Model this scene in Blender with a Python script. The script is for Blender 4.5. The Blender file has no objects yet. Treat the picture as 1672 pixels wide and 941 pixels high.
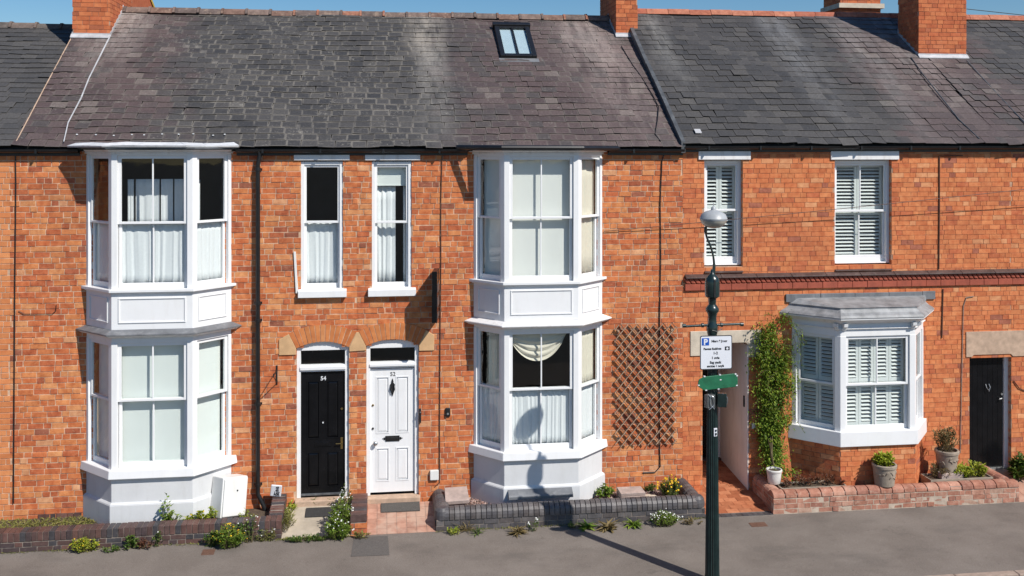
import bpy, bmesh, math, random
from mathutils import Matrix, Vector
rnd = random.Random(7)
R = math.radians
# ------------------------------------------------------------------ scene, survey of the photograph
scene = bpy.context.scene
col = scene.collection
FOC, DIST, EYE, HOR, YAW = 1633.0, 16.3, 6.0, 240.0, R(7.53)
CY, SY = math.cos(YAW), math.sin(YAW)

def at(px, py, y=0.0):
    """x and z of the point of the vertical plane at depth y that a surveyor reads at this spot"""
    a = (px - 836) / FOC
    d = (y + DIST) / (CY - a * SY)
    return d * (a * CY + SY), EYE - d * (py - HOR) / FOC
def X(px, y=0.0): return at(px, 240, y)[0]
def Z(px, py, y=0.0): return at(px, py, y)[1]
def on_ground(px, py, z=0.05):
    d = FOC * (EYE - z) / (py - HOR); a = (px - 836) / FOC
    return d * (a * CY + SY), d * (CY - a * SY) - DIST

# ------------------------------------------------------------------ mesh builder
class MB:
    def __init__(self):
        self.v, self.f, self.m, self.uv = [], [], [], {}
        self.M = None; self.flip = False; self.mi = 0
    def frame(self, M=None):
        self.M = M; self.flip = M is not None and M.determinant() < 0
        return self
    def add(self, pts):
        i = len(self.v)
        for p in pts:
            p = Vector(p)
            self.v.append(self.M @ p if self.M is not None else p)
        return i
    def face(self, idx, uv=None):
        idx = list(idx)
        if self.flip:
            idx.reverse()
            if uv: uv = list(reversed(uv))
        if uv: self.uv[len(self.f)] = uv
        self.f.append(idx); self.m.append(self.mi)
    def hexa(self, p, skip=()):
        """p: 8 points, bottom ring 0-3 then top ring 4-7, rings counter-clockwise from above"""
        i = self.add(p)
        F = {'b': (3, 2, 1, 0), 't': (4, 5, 6, 7), 's0': (0, 1, 5, 4), 's1': (1, 2, 6, 5), 's2': (2, 3, 7, 6), 's3': (3, 0, 4, 7)}
        for k, q in F.items():
            if k not in skip: self.face([i + j for j in q])
    def box(self, x0, x1, y0, y1, z0, z1, skip=(), jit=0.0):
        p = [(x0, y0, z0), (x1, y0, z0), (x1, y1, z0), (x0, y1, z0), (x0, y0, z1), (x1, y0, z1), (x1, y1, z1), (x0, y1, z1)]
        if jit: p = [tuple(c + rnd.uniform(-jit, jit) for c in q) for q in p]
        self.hexa(p, skip)
    def prism(self, poly, a0, a1, axis='z'):
        """extrude a polygon; axis z: poly (x,y); axis y: poly (x,z); axis x: poly (y,z)"""
        def pt(q, a):
            return (q[0], q[1], a) if axis == 'z' else ((q[0], a, q[1]) if axis == 'y' else (a, q[0], q[1]))
        n = len(poly)
        area = sum(poly[i][0] * poly[(i + 1) % n][1] - poly[(i + 1) % n][0] * poly[i][1] for i in range(n))
        if area < 0: poly = list(reversed(poly))
        i = self.add([pt(q, a0) for q in poly] + [pt(q, a1) for q in poly])
        rev = axis == 'y'
        def fc(ix): self.face(list(reversed(ix)) if rev else ix)
        fc([i + n - 1 - k for k in range(n)]); fc([i + n + k for k in range(n)])
        for k in range(n):
            j = (k + 1) % n
            fc([i + k, i + j, i + n + j, i + n + k])
    def tube(self, pts, r, seg=8, caps=True):
        pts = [Vector(p) for p in pts]; n = len(pts)
        rs = r if isinstance(r, (list, tuple)) else [r] * n
        t0 = (pts[1] - pts[0]).normalized()
        up = Vector((0, 0, 1)) if abs(t0.z) < 0.9 else Vector((1, 0, 0))
        side = t0.cross(up).normalized(); base = []
        for k in range(n):
            t = (pts[min(k + 1, n - 1)] - pts[max(k - 1, 0)]).normalized()
            side = (side - t * side.dot(t)).normalized(); b = t.cross(side)
            base.append(self.add([pts[k] + (side * math.cos(2 * math.pi * s / seg) + b * math.sin(2 * math.pi * s / seg)) * rs[k] for s in range(seg)]))
        for k in range(n - 1):
            for s in range(seg):
                s2 = (s + 1) % seg
                self.face([base[k] + s, base[k] + s2, base[k + 1] + s2, base[k + 1] + s])
        if caps:
            self.face([base[0] + seg - 1 - s for s in range(seg)]); self.face([base[-1] + s for s in range(seg)])
    def lathe(self, prof, c=(0, 0, 0), seg=20, flute=0.0, nfl=12):
        """prof: (radius, z) from bottom to top, about a vertical axis"""
        base = []
        for (r, z) in prof:
            ring = []
            for s in range(seg):
                a = 2 * math.pi * s / seg
                rr = r * (1 - flute * (s % 2)) if flute else r
                ring.append((c[0] + rr * math.cos(a), c[1] + rr * math.sin(a), c[2] + z))
            base.append(self.add(ring))
        for k in range(len(prof) - 1):
            for s in range(seg):
                s2 = (s + 1) % seg
                self.face([base[k] + s, base[k] + s2, base[k + 1] + s2, base[k + 1] + s])
        self.face([base[0] + seg - 1 - s for s in range(seg)]); self.face([base[-1] + s for s in range(seg)])
    def build(self, name, mats, parent=None, bevel=0.0, smooth=False, origin=None):
        me = bpy.data.meshes.new(name)
        if parent is None and origin is None:
            xs = [v.x for v in self.v]; ys = [v.y for v in self.v]; zs = [v.z for v in self.v]
            origin = Vector(((min(xs) + max(xs)) / 2, (min(ys) + max(ys)) / 2, min(zs)))
        o3 = WORLD[parent.name] if parent is not None else Vector(origin)
        me.from_pydata([v - o3 for v in self.v], [], self.f)
        if not isinstance(mats, (list, tuple)): mats = [mats]
        for mt in mats: me.materials.append(mt)
        me.polygons.foreach_set('material_index', self.m)
        if self.uv:
            l = me.uv_layers.new(name='UVMap')
            for fi, uv in self.uv.items():
                for k, li in enumerate(me.polygons[fi].loop_indices): l.data[li].uv = uv[k]
        if smooth:
            me.polygons.foreach_set('use_smooth', [True] * len(me.polygons))
        me.update()
        o = bpy.data.objects.new(name, me); col.objects.link(o)
        if parent is not None: o.parent = parent
        else: o.location = o3
        WORLD[o.name] = o3
        if bevel:
            b = o.modifiers.new('bevel', 'BEVEL'); b.width = bevel; b.segments = 2; b.limit_method = 'ANGLE'; b.angle_limit = R(40)
        if smooth == 'angle':
            m = o.modifiers.new('edges', 'EDGE_SPLIT'); m.split_angle = R(40)
        return o
WORLD = {}
def tag(o, label, cat, group=None, kind=None):
    if label: o['label'] = label
    if cat: o['category'] = cat
    if group: o['group'] = group
    if kind: o['kind'] = kind
    return o
def empty(name, loc, label, cat, group=None):
    o = bpy.data.objects.new(name, None); col.objects.link(o); o.location = loc; o.empty_display_size = 0.2
    WORLD[o.name] = Vector(loc)
    return tag(o, label, cat, group)
def structure(name, mb, mat, **k): return tag(mb.build(name, mat, **k), None, None, None, 'structure')
def fr(p0, p1, n=0.0, z=0.0):
    """frame of a vertical face running p0 -> p1 seen from outside: u along it, n outwards, z up"""
    u = Vector((p1[0] - p0[0], p1[1] - p0[1], 0)); L = u.length; u.normalize()
    nn = Vector((u.y, -u.x, 0))
    M = Matrix(((u.x, nn.x, 0, p0[0] + nn.x * n), (u.y, nn.y, 0, p0[1] + nn.y * n), (0, 0, 1, z), (0, 0, 0, 1)))
    return M, L
FRONT = fr((0, 0), (1, 0))[0]            # u = x, n = -y

# ------------------------------------------------------------------ materials
class NT:
    def __init__(self, name):
        self.mat = bpy.data.materials.new(name); self.mat.use_nodes = True
        self.t = self.mat.node_tree; self.t.nodes.clear()
        self.out = self.n('ShaderNodeOutputMaterial')
    def n(self, ty, **kw):
        nd = self.t.nodes.new(ty)
        for k, v in kw.items():
            if k in ('operation', 'blend_type', 'data_type', 'noise_dimensions', 'voronoi_dimensions', 'feature', 'wave_type', 'distribution', 'bands_direction'): setattr(nd, k, v)
            else: nd.inputs[k.replace('_', ' ')].default_value = v
        return nd
    def l(self, a, b): self.t.links.new(a, b)
    def pos(self, scale=(1, 1, 1)):
        g = self.n('ShaderNodeNewGeometry'); mp = self.n('ShaderNodeMapping'); mp.inputs['Scale'].default_value = scale
        self.l(g.outputs['Position'], mp.inputs['Vector']); return mp.outputs[0]
    def noise(self, scale, detail=4, rough=0.6, vec=None, dim='3D'):
        nz = self.n('ShaderNodeTexNoise'); nz.inputs['Scale'].default_value = scale; nz.inputs['Detail'].default_value = detail; nz.inputs['Roughness'].default_value = rough
        self.l(vec if vec is not None else self.pos(), nz.inputs['Vector']); return nz.outputs['Fac']
    def ramp(self, fac, stops, interp='LINEAR'):
        r = self.n('ShaderNodeValToRGB'); cr = r.color_ramp; cr.interpolation = interp
        while len(cr.elements) < len(stops): cr.elements.new(0.5)
        for e, (p, c) in zip(cr.elements, stops):
            e.position = p; e.color = (*c, 1) if len(c) == 3 else c
        self.l(fac, r.inputs[0]); return r.outputs[0]
    def grey(self, fac, a, b):
        """map fac a..b to 0..1"""
        m = self.n('ShaderNodeMapRange'); m.inputs[1].default_value = a; m.inputs[2].default_value = b
        self.l(fac, m.inputs[0]); return m.outputs[0]
    def math(self, op, a, b=None):
        m = self.n('ShaderNodeMath', operation=op)
        for k, q in enumerate((a, b)):
            if q is None: continue
            if isinstance(q, (int, float)): m.inputs[k].default_value = q
            else: self.l(q, m.inputs[k])
        return m.outputs[0]
    def mix(self, fac, a, b, bt='MIX'):
        m = self.n('ShaderNodeMixRGB', blend_type=bt)
        for k, q in enumerate((fac, a, b)):
            if isinstance(q, (int, float)): m.inputs[k].default_value = q
            elif isinstance(q, tuple): m.inputs[k].default_value = (*q, 1)
            else: self.l(q, m.inputs[k])
        return m.outputs[0]
    def bsdf(self, colr, rough=0.8, bump=None, bstr=0.3, bdist=0.01, metal=0.0, spec=0.5, coat=0.0):
        p = self.n('ShaderNodeBsdfPrincipled')
        if isinstance(colr, tuple): p.inputs['Base Color'].default_value = (*colr, 1)
        else: self.l(colr, p.inputs['Base Color'])
        if isinstance(rough, (int, float)): p.inputs['Roughness'].default_value = rough
        else: self.l(rough, p.inputs['Roughness'])
        p.inputs['Metallic'].default_value = metal
        p.inputs['Specular IOR Level'].default_value = spec
        p.inputs['Coat Weight'].default_value = coat
        if bump is not None:
            b = self.n('ShaderNodeBump'); b.inputs['Strength'].default_value = bstr; b.inputs['Distance'].default_value = bdist
            self.l(bump, b.inputs['Height']); self.l(b.outputs[0], p.inputs['Normal'])
        self.l(p.outputs[0], self.out.inputs[0]); self.p = p
        return self.mat

def simple(name, c, rough=0.6, var=0.12, scale=6.0, bump=0.15, metal=0.0, spec=0.5, streak=None, coat=0.0, bd=0.004):
    t = NT(name)
    a = t.noise(scale, 5); f = t.grey(a, 0.3, 0.7)
    lo = tuple(max(0, q * (1 - var)) for q in c); hi = tuple(min(1, q * (1 + var)) for q in c)
    cc = t.mix(f, lo, hi)
    if streak:
        s = t.noise(3.0, 5, 0.65, t.pos((3.0, 3.0, 0.5))); cc = t.mix(t.math('MULTIPLY', t.grey(s, 0.52, 0.75), streak[0]), cc, streak[1])
    return t.bsdf(cc, rough, t.noise(scale * 14, 3), bump, bd, metal, spec, coat)

def island(name, stops, rough=0.85, blotch=0.25, speck=None, interp='CONSTANT', bump=0.6, big=None, bscale=9, spec=0.3):
    """every separate brick, tile or leaf in the mesh takes its own tone"""
    t = NT(name)
    g = t.n('ShaderNodeNewGeometry'); rn = g.outputs['Random Per Island']
    c = t.ramp(rn, stops, interp)
    wn = t.n('ShaderNodeTexWhiteNoise'); wn.noise_dimensions = '1D'; t.l(t.math('MULTIPLY', rn, 917.3), wn.inputs['W'])
    hv = t.n('ShaderNodeHueSaturation'); t.l(t.grey(wn.outputs[0], -2.2, 1.9), hv.inputs['Value']); hv.inputs['Value'].default_value = 1
    t.l(c, hv.inputs['Color'])
    v = t.math('ADD', t.math('MULTIPLY', wn.outputs[0], 0.20), 0.90); t.l(v, hv.inputs['Value'])
    hv.inputs['Saturation'].default_value = 0.99; c = hv.outputs[0]
    n1 = t.noise(bscale, 5, 0.65)
    c = t.mix(blotch, c, t.ramp(n1, [(0.3, (0.12, 0.12, 0.12)), (0.7, (1, 1, 1))]), 'SOFT_LIGHT')
    if speck:
        n2 = t.noise(speck[2], 6, 0.7)
        c = t.mix(t.math('MULTIPLY', t.grey(n2, speck[3], speck[3] + 0.12), speck[0]), c, speck[1])
    if big:
        n3 = t.noise(big[2], 5, 0.6, t.pos(big[3] if len(big) > 3 else (1, 1, 1)))
        c = t.mix(t.math('MULTIPLY', t.grey(n3, 0.5, 0.7), big[0]), c, big[1])
    n4 = t.noise(55, 4, 0.7)
    return t.bsdf(c, rough, n4, bump, 0.006, 0, spec)

M = {}
BR = [(0, (.53, .155, .052)), (.26, (.49, .13, .044)), (.46, (.56, .185, .062)), (.62, (.43, .108, .040)), (.76, (.58, .225, .085)), (.90, (.37, .095, .042)), (.945, (.60, .28, .135)), (.98, (.28, .09, .05))]
M['brick'] = island('orange_red_brick', BR, 0.9, 0.6, (0.38, (.63, .34, .18), 20, 0.56), big=(0.35, (.20, .07, .04), 0.9))
M['brick_smooth'] = island('repointed_orange_brick', [(0, (.60, .21, .075)), (.4, (.57, .19, .065)), (.8, (.63, .235, .085))], 0.88, 0.25, bump=0.3)
M['brick_right'] = island('smooth_red_brick', [(0, (.56, .172, .062)), (.3, (.53, .152, .054)), (.55, (.59, .192, .070)), (.8, (.48, .128, .050)), (.90, (.62, .26, .115)), (.975, (.33, .105, .06))], 0.88, 0.5, (0.34, (.63, .33, .18), 16, 0.57), big=(0.25, (.27, .085, .05), 0.8), bump=0.4)
M['brick_chimney'] = island('chimney_brick', [(0, (.49, .135, .05)), (.35, (.45, .115, .044)), (.65, (.53, .16, .06)), (.9, (.38, .11, .05))], 0.9, 0.35, big=(0.3, (.3, .1, .07), 1.2))
M['brick_arch'] = island('rubbed_arch_brick', [(0, (.53, .175, .055)), (.4, (.50, .155, .048)), (.7, (.545, .19, .06)), (.95, (.58, .23, .085))], 0.88, 0.3, bump=0.3)
M['engineering'] = island('dark_engineering_brick', [(0, (.085, .048, .042)), (.3, (.06, .04, .04)), (.55, (.11, .055, .045)), (.75, (.05, .046, .05)), (.9, (.14, .07, .055))], 0.6, 0.4, (0.35, (.25, .21, .18), 18, 0.6), bump=0.4, spec=0.5)
M['blue_brick'] = island('blue_grey_brick', [(0, (.085, .078, .08)), (.3, (.065, .06, .064)), (.6, (.105, .094, .092)), (.85, (.075, .064, .062))], 0.5, 0.4, (0.3, (.22, .2, .18), 14, 0.6), bump=0.4, spec=0.5)
M['garden_brick'] = island('weathered_pink_brick', [(0, (.38, .175, .12)), (.3, (.34, .15, .10)), (.55, (.42, .215, .15)), (.75, (.30, .135, .095)), (.9, (.42, .26, .19))], 0.95, 0.5, (0.45, (.47, .35, .27), 12, 0.54), bump=0.9)
M['mortar'] = simple('sandy_mortar', (.57, .38, .255), 0.95, 0.3, 9, 0.4)
M['mortar_dark'] = simple('brown_mortar', (.46, .28, .185), 0.95, 0.3, 9, 0.4)
M['mortar_grey'] = simple('grey_mortar', (.24, .20, .17), 0.95, 0.3, 9, 0.5)
M['white'] = simple('white_gloss_paint', (.79, .79, .79), 0.4, 0.025, 3, 0.08, streak=(0.22, (.60, .57, .52)))
M['white_old'] = simple('weathered_white_paint', (.77, .76, .75), 0.55, 0.05, 4, 0.2, streak=(0.6, (.48, .43, .38)))
M['render_white'] = simple('painted_render', (.62, .625, .63), 0.75, 0.05, 2.5, 0.25, streak=(0.3, (.45, .44, .42)))
M['white_wall'] = simple('limewashed_passage_wall', (.80, .80, .79), 0.9, 0.06, 2.5, 0.4, streak=(0.4, (.45, .42, .38)))
M['lead'] = simple('grey_lead', (.15, .155, .165), 0.5, 0.3, 3.5, 0.3, spec=0.5, streak=(0.45, (.34, .34, .34)))
M['lead_pale'] = simple('pale_sunlit_lead', (.24, .245, .25), 0.5, 0.35, 5, 0.4, streak=(0.6, (.42, .42, .42)))  # lighter copy of the lead, sunlight on the roll put into the colour
M['lead_dark'] = simple('dark_lead', (.075, .08, .085), 0.5, 0.4, 5, 0.3, streak=(0.4, (.22, .22, .22)))
M['lead_white'] = simple('bright_flashing', (.70, .71, .72), 0.4, 0.15, 5, 0.4, streak=(0.6, (.34, .36, .39)))
M['flash'] = simple('dull_zinc_flashing', (.46, .46, .47), 0.5, 0.2, 6, 0.3, streak=(0.5, (.26, .25, .25)))
M['black_plastic'] = simple('black_gutter_plastic', (.012, .012, .013), 0.35, 0.3, 8, 0.1)
M['black_iron'] = simple('black_iron', (.014, .013, .013), 0.45, 0.4, 20, 0.3)
M['black_gloss'] = simple('black_door_paint', (.006, .006, .007), 0.22, 0.3, 6, 0.05, spec=0.28)
M['green_black'] = simple('green_black_post_paint', (.012, .026, .025), 0.28, 0.35, 9, 0.15, coat=0.3)
M['green_sign'] = simple('faded_green_paint', (.018, .135, .065), 0.4, 0.25, 9, 0.15)
M['stone'] = simple('sandstone', (.58, .36, .185), 0.9, 0.14, 5, 0.5)
M['stone_pale'] = simple('pale_stone', (.55, .47, .37), 0.9, 0.16, 5, 0.5)
M['stone_lintel'] = simple('buff_stone', (.47, .33, .235), 0.9, 0.22, 9, 0.5)
M['concrete'] = simple('worn_concrete', (.42, .36, .28), 0.95, 0.2, 3, 0.6, streak=(0.3, (.25, .22, .16)))
M['pot_stone'] = simple('grey_buff_pot', (.30, .245, .19), 0.9, 0.25, 10, 0.6)
M['pot_white'] = simple('white_pot', (.66, .64, .6), 0.6, 0.12, 8, 0.2)
M['rope'] = simple('red_terracotta', (.33, .072, .038), 0.7, 0.2, 8, 0.3)
M['sill_dark'] = simple('dark_brown_sill_tile', (.07, .04, .034), 0.6, 0.4, 7, 0.4, streak=(0.35, (.22, .17, .15)))
M['tile_path'] = island('quarry_tile', [(0, (.40, .215, .15)), (.4, (.385, .205, .145)), (.7, (.415, .225, .16))], 0.7, 0.3, (0.6, (.48, .34, .26), 2.2, 0.48), bump=0.2)
M['tile_passage'] = island('orange_quarry_tile', [(0, (.40, .135, .06)), (.4, (.34, .105, .045)), (.7, (.46, .17, .08))], 0.7, 0.35, bump=0.2)
M['brass'] = simple('brass', (.55, .38, .14), 0.3, 0.1, 8, 0.1, metal=1.0)
M['steel'] = simple('galvanised_steel', (.45, .46, .46), 0.4, 0.2, 12, 0.2, metal=0.9)
M['rubber'] = simple('dark_rubber_mat', (.035, .034, .033), 0.9, 0.3, 60, 0.8)
M['mat_grey'] = simple('grey_fibre_mat', (.085, .078, .07), 0.95, 0.35, 60, 0.9)
M['wood_grey'] = simple('weathered_lath', (.36, .26, .18), 0.85, 0.35, 14, 0.4)
M['plastic_white'] = simple('white_meter_plastic', (.74, .735, .71), 0.45, 0.04, 3, 0.05, streak=(0.3, (.55, .52, .46)))
M['soil'] = simple('dry_soil', (.13, .095, .065), 1.0, 0.5, 14, 1.0, bd=0.02)
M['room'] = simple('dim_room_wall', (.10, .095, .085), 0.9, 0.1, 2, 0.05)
M['roof_felt'] = simple('roof_underlay', (.012, .012, .012), 0.95, 0.1, 5, 0.1)
M['cable'] = simple('black_cable', (.012, .01, .01), 0.5, 0.1, 8, 0.05)
M['cable_brown'] = simple('brown_cable', (.09, .04, .025), 0.6, 0.1, 8, 0.05)
M['blue'] = simple('traffic_blue', (.010, .085, .42), 0.4, 0.03, 3, 0.02)
M['sign_white'] = simple('sign_face', (.72, .73, .77), 0.4, 0.02, 3, 0.02)
M['ink'] = simple('sign_ink', (.02, .02, .022), 0.5, 0.02, 3, 0.02)
M['lamp_grey'] = simple('pale_grey_lamp_shell', (.36, .375, .385), 0.4, 0.1, 10, 0.1)
M['lamp_bowl'] = simple('milky_lamp_bowl', (.42, .39, .33), 0.25, 0.15, 10, 0.1)
M['net'] = simple('white_net_cloth', (.78, .79, .80), 0.95, 0.04, 30, 0.2)
M['cream'] = simple('cream_cloth', (.72, .66, .55), 0.95, 0.05, 30, 0.2)
M['blind'] = simple('pale_green_blind', (.77, .80, .77), 0.9, 0.02, 3, 0.05)
M['blind_white'] = simple('off_white_blind', (.80, .79, .75), 0.9, 0.02, 3, 0.05)
M['shutter'] = simple('white_shutter', (.74, .76, .74), 0.5, 0.02, 3, 0.03)
M['yellow_lichen'] = simple('yellow_lichen', (.55, .36, .05), 0.95, 0.4, 12, 0.6)
M['slab'] = simple('pinkish_grey_slab', (.40, .31, .27), 0.95, 0.25, 8, 0.6, streak=(0.4, (.24, .19, .17)))
M['chrome_box'] = simple('clear_grey_plastic', (.4, .4, .4), 0.3, 0.5, 20, 0.4)

def glass_mat(name, refl=1.0, tint=(.97, .985, .98)):
    t = NT(name)
    tr = t.n('ShaderNodeBsdfTransparent'); tr.inputs[0].default_value = (*tint, 1)
    gl = t.n('ShaderNodeBsdfGlossy'); gl.inputs['Roughness'].default_value = 0.02
    b = t.n('ShaderNodeBump'); b.inputs['Strength'].default_value = 0.06; b.inputs['Distance'].default_value = 0.02
    t.l(t.noise(2.2, 2), b.inputs['Height']); t.l(b.outputs[0], gl.inputs['Normal'])
    lw = t.n('ShaderNodeLayerWeight'); f = t.math('ADD', t.math('MULTIPLY', t.math('POWER', lw.outputs['Facing'], 5.0), 0.96), 0.04)
    mx = t.n('ShaderNodeMixShader'); t.l(t.math('MULTIPLY', f, refl), mx.inputs[0]); t.l(tr.outputs[0], mx.inputs[1]); t.l(gl.outputs[0], mx.inputs[2])
    t.l(mx.outputs[0], t.out.inputs[0]); return t.mat
M['glass'] = glass_mat('window_glass')

def slate_mat(name, kind):
    t = NT(name)
    g = t.n('ShaderNodeNewGeometry'); rn = g.outputs['Random Per Island']
    wn = t.n('ShaderNodeTexWhiteNoise'); wn.noise_dimensions = '1D'; t.l(t.math('MULTIPLY', rn, 631.7), wn.inputs['W'])
    sp = t.n('ShaderNodeSeparateXYZ'); t.l(g.outputs['Position'], sp.inputs[0]); px, py = sp.outputs[0], sp.outputs[1]
    grey = t.ramp(rn, [(0, (.052, .049, .048)), (.3, (.063, .059, .057)), (.55, (.046, .044, .044)), (.75, (.071, .066, .062)), (.9, (.039, .038, .039)), (.985, (.105, .097, .088))], 'CONSTANT')
    purp = t.ramp(rn, [(0, (.083, .058, .056)), (.3, (.069, .050, .049)), (.55, (.095, .069, .065)), (.8, (.066, .055, .053)), (.95, (.135, .108, .097))], 'CONSTANT')
    wob = t.noise(0.9, 3); wx = t.math('ADD', px, t.math('MULTIPLY', t.math('SUBTRACT', wob, 0.5), 2.6))
    jit = t.math('ADD', wx, t.math('MULTIPLY', wn.outputs[0], 0.5))
    def band(a, b, s=0.35):     # 1 between a and b
        return t.math('MULTIPLY', t.grey(jit, a - s, a + s), t.grey(jit, b + s, b - s))
    if kind == 'main':
        pf = t.math('MAXIMUM', t.grey(jit, -2.9, -3.7), t.grey(jit, 1.2, 2.2))
        c = t.mix(pf, grey, purp)
        lm = t.math('MAXIMUM', band(-3.6, 1.6, .8), 0.5)
    elif kind == 'right':
        pf = t.math('MULTIPLY', band(9.5, 12.3), 0.85)
        c = t.mix(pf, grey, purp); lm = t.math('ADD', 0.12, 0.0)
    else:
        c = t.mix(0.22, grey, (.11, .105, .10)); lm = t.math('ADD', 0.05, 0.0)
    # lichen outlines that run along the edges of the slates
    uv = t.n('ShaderNodeUVMap'); su = t.n('ShaderNodeSeparateXYZ'); t.l(uv.outputs[0], su.inputs[0])
    eu = t.math('MULTIPLY', t.math('MINIMUM', su.outputs[0], t.math('SUBTRACT', 1.0, su.outputs[0])), 1.25)
    ev = t.math('MINIMUM', su.outputs[1], t.math('SUBTRACT', 1.0, su.outputs[1]))
    e = t.math('MINIMUM', eu, ev)
    e = t.math('ADD', e, t.math('MULTIPLY', t.math('SUBTRACT', t.noise(30, 5, .75), 0.5), 0.42))
    patch = t.grey(t.noise(1.7, 4, .6), 0.34, 0.56)
    ef = t.math('MULTIPLY', t.math('MULTIPLY', t.grey(e, 0.11, 0.02), patch), lm)
    c = t.mix(t.math('MULTIPLY', ef, 0.75), c, (.215, .195, .168))
    # crusty rosettes
    r2 = t.math('MULTIPLY', t.grey(t.noise(15, 6, .8), 0.57, 0.64), t.grey(t.noise(1.5, 4), 0.47, 0.58))
    c = t.mix(t.math('MULTIPLY', r2, t.math('MULTIPLY', lm, 0.72)), c, (.27, .25, .215))
    # pale run-off stains
    vst = t.noise(2.2, 5, .65, t.pos((2.4, .5, .5)))
    def stain(cx, w, y0, y1, amt, colr, cc):
        dx = t.math('ABSOLUTE', t.math('SUBTRACT', px, cx)); gx = t.grey(dx, w, w * 0.25)
        gy = t.grey(py, y0, y1)
        f = t.math('MULTIPLY', t.math('MULTIPLY', gx, gy), t.math('MULTIPLY', t.grey(vst, 0.32, 0.6), amt))
        return t.mix(f, cc, colr)
    if kind == 'main':
        c = stain(0.95, 0.42, -.6, 2.0, 0.42, (.32, .295, .265), c)
        c = stain(0.85, 0.5, 2.2, 3.1, 0.42, (.38, .33, .27), c)
        c = stain(4.35, 0.85, -1.5, 2.5, 0.42, (.34, .27, .245), c)
        c = stain(3.9, 0.7, 2.0, 3.0, 0.35, (.36, .30, .27), c)
        c = stain(-4.9, 0.75, 1.5, 3.4, 0.6, (.38, .34, .31), c)
    if kind == 'right':
        c = stain(8.1, 0.5, -1, 3.2, 0.38, (.24, .24, .245), c)
        c = stain(9.6, 0.55, -1, 2.4, 0.40, (.27, .245, .235), c)
        c = stain(10.6, 0.7, .5, 2.6, 0.5, (.33, .28, .265), c)
        c = stain(5.5, 0.35, .5, 4, 0.45, (.30, .29, .27), c)
    n5 = t.noise(30, 5, .7)
    c = t.mix(0.5, c, t.ramp(n5, [(0.3, (.2, .2, .2)), (0.7, (.85, .85, .85))]), 'SOFT_LIGHT')
    return t.bsdf(c, 0.62, n5, 0.4, 0.004, 0, 0.4)
M['slate_main'] = slate_mat('old_welsh_slate', 'main')
M['slate_right'] = slate_mat('grey_slate', 'right')
M['slate_left'] = slate_mat('plain_dark_slate', 'left')
M['ridge'] = island('lichened_ridge_tile', [(0, (.15, .09, .07)), (.3, (.12, .09, .08)), (.6, (.26, .11, .07)), (.8, (.17, .12, .10))], 0.9, 0.5, (0.5, (.36, .27, .2), 10, 0.54))
M['ridge_red'] = island('red_ridge_tile', [(0, (.36, .12, .07)), (.4, (.32, .10, .06)), (.7, (.40, .15, .09))], 0.9, 0.5, (0.4, (.30, .2, .15), 8, 0.56))
M['ridge_grey'] = island('grey_ridge_tile', [(0, (.10, .085, .075)), (.5, (.13, .10, .085))], 0.9, 0.5, (0.5, (.4, .26, .16), 9, 0.6))

def asphalt_mat():
    t = NT('worn_tarmac')
    a = t.noise(1.1, 6, .6); b = t.noise(70, 3, .7); s = t.noise(160, 2, .6)
    c = t.ramp(a, [(.3, (.142, .120, .103)), (.55, (.178, .152, .131)), (.75, (.208, .179, .155))])
    c = t.mix(0.5, c, t.ramp(b, [(.3, (.25, .25, .25)), (.7, (.75, .75, .75))]), 'SOFT_LIGHT')
    c = t.mix(t.grey(s, .66, .74), c, (.36, .33, .29))
    vo = t.n('ShaderNodeTexVoronoi'); vo.inputs['Scale'].default_value = 5.0; t.l(t.pos(), vo.inputs['Vector'])
    c = t.mix(t.math('MULTIPLY', t.grey(vo.outputs['Distance'], .10, .05), .5), c, (.09, .082, .076))
    vc = t.n('ShaderNodeTexVoronoi', feature='DISTANCE_TO_EDGE'); vc.inputs['Scale'].default_value = .55
    mv = t.n('ShaderNodeVectorMath'); mv.operation = 'ADD'; nz = t.n('ShaderNodeTexNoise'); nz.inputs['Scale'].default_value = 2.5; nz.inputs['Detail'].default_value = 5; t.l(t.pos(), nz.inputs['Vector']); t.l(t.pos(), mv.inputs[0]); t.l(nz.outputs['Color'], mv.inputs[1]); t.l(mv.outputs[0], vc.inputs['Vector'])
    c = t.mix(t.math('MULTIPLY', t.math('MULTIPLY', t.grey(vc.outputs['Distance'], .010, .002), t.grey(t.noise(.7, 2), .56, .64)), .35), c, (.06, .055, .05))
    d = t.noise(0.55, 5, .7, t.pos((1, 2.5, 1)))
    c = t.mix(t.math('MULTIPLY', t.grey(d, .52, .7), .35), c, (.075, .068, .062))
    return t.bsdf(c, 0.95, b, 0.5, 0.004, 0, 0.3)
M['tarmac'] = asphalt_mat()
M['tarmac_dark'] = simple('dark_tarmac_patch', (.105, .094, .086), 0.95, 0.2, 40, 0.6)
M['road'] = simple('road_tarmac', (.07, .068, .065), 0.95, 0.2, 30, 0.6)
M['kerb'] = simple('concrete_kerb', (.33, .25, .2), 0.95, 0.2, 12, 0.6)
M['cover'] = simple('rusty_iron_cover', (.13, .065, .042), 0.8, 0.3, 30, 0.5)

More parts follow.
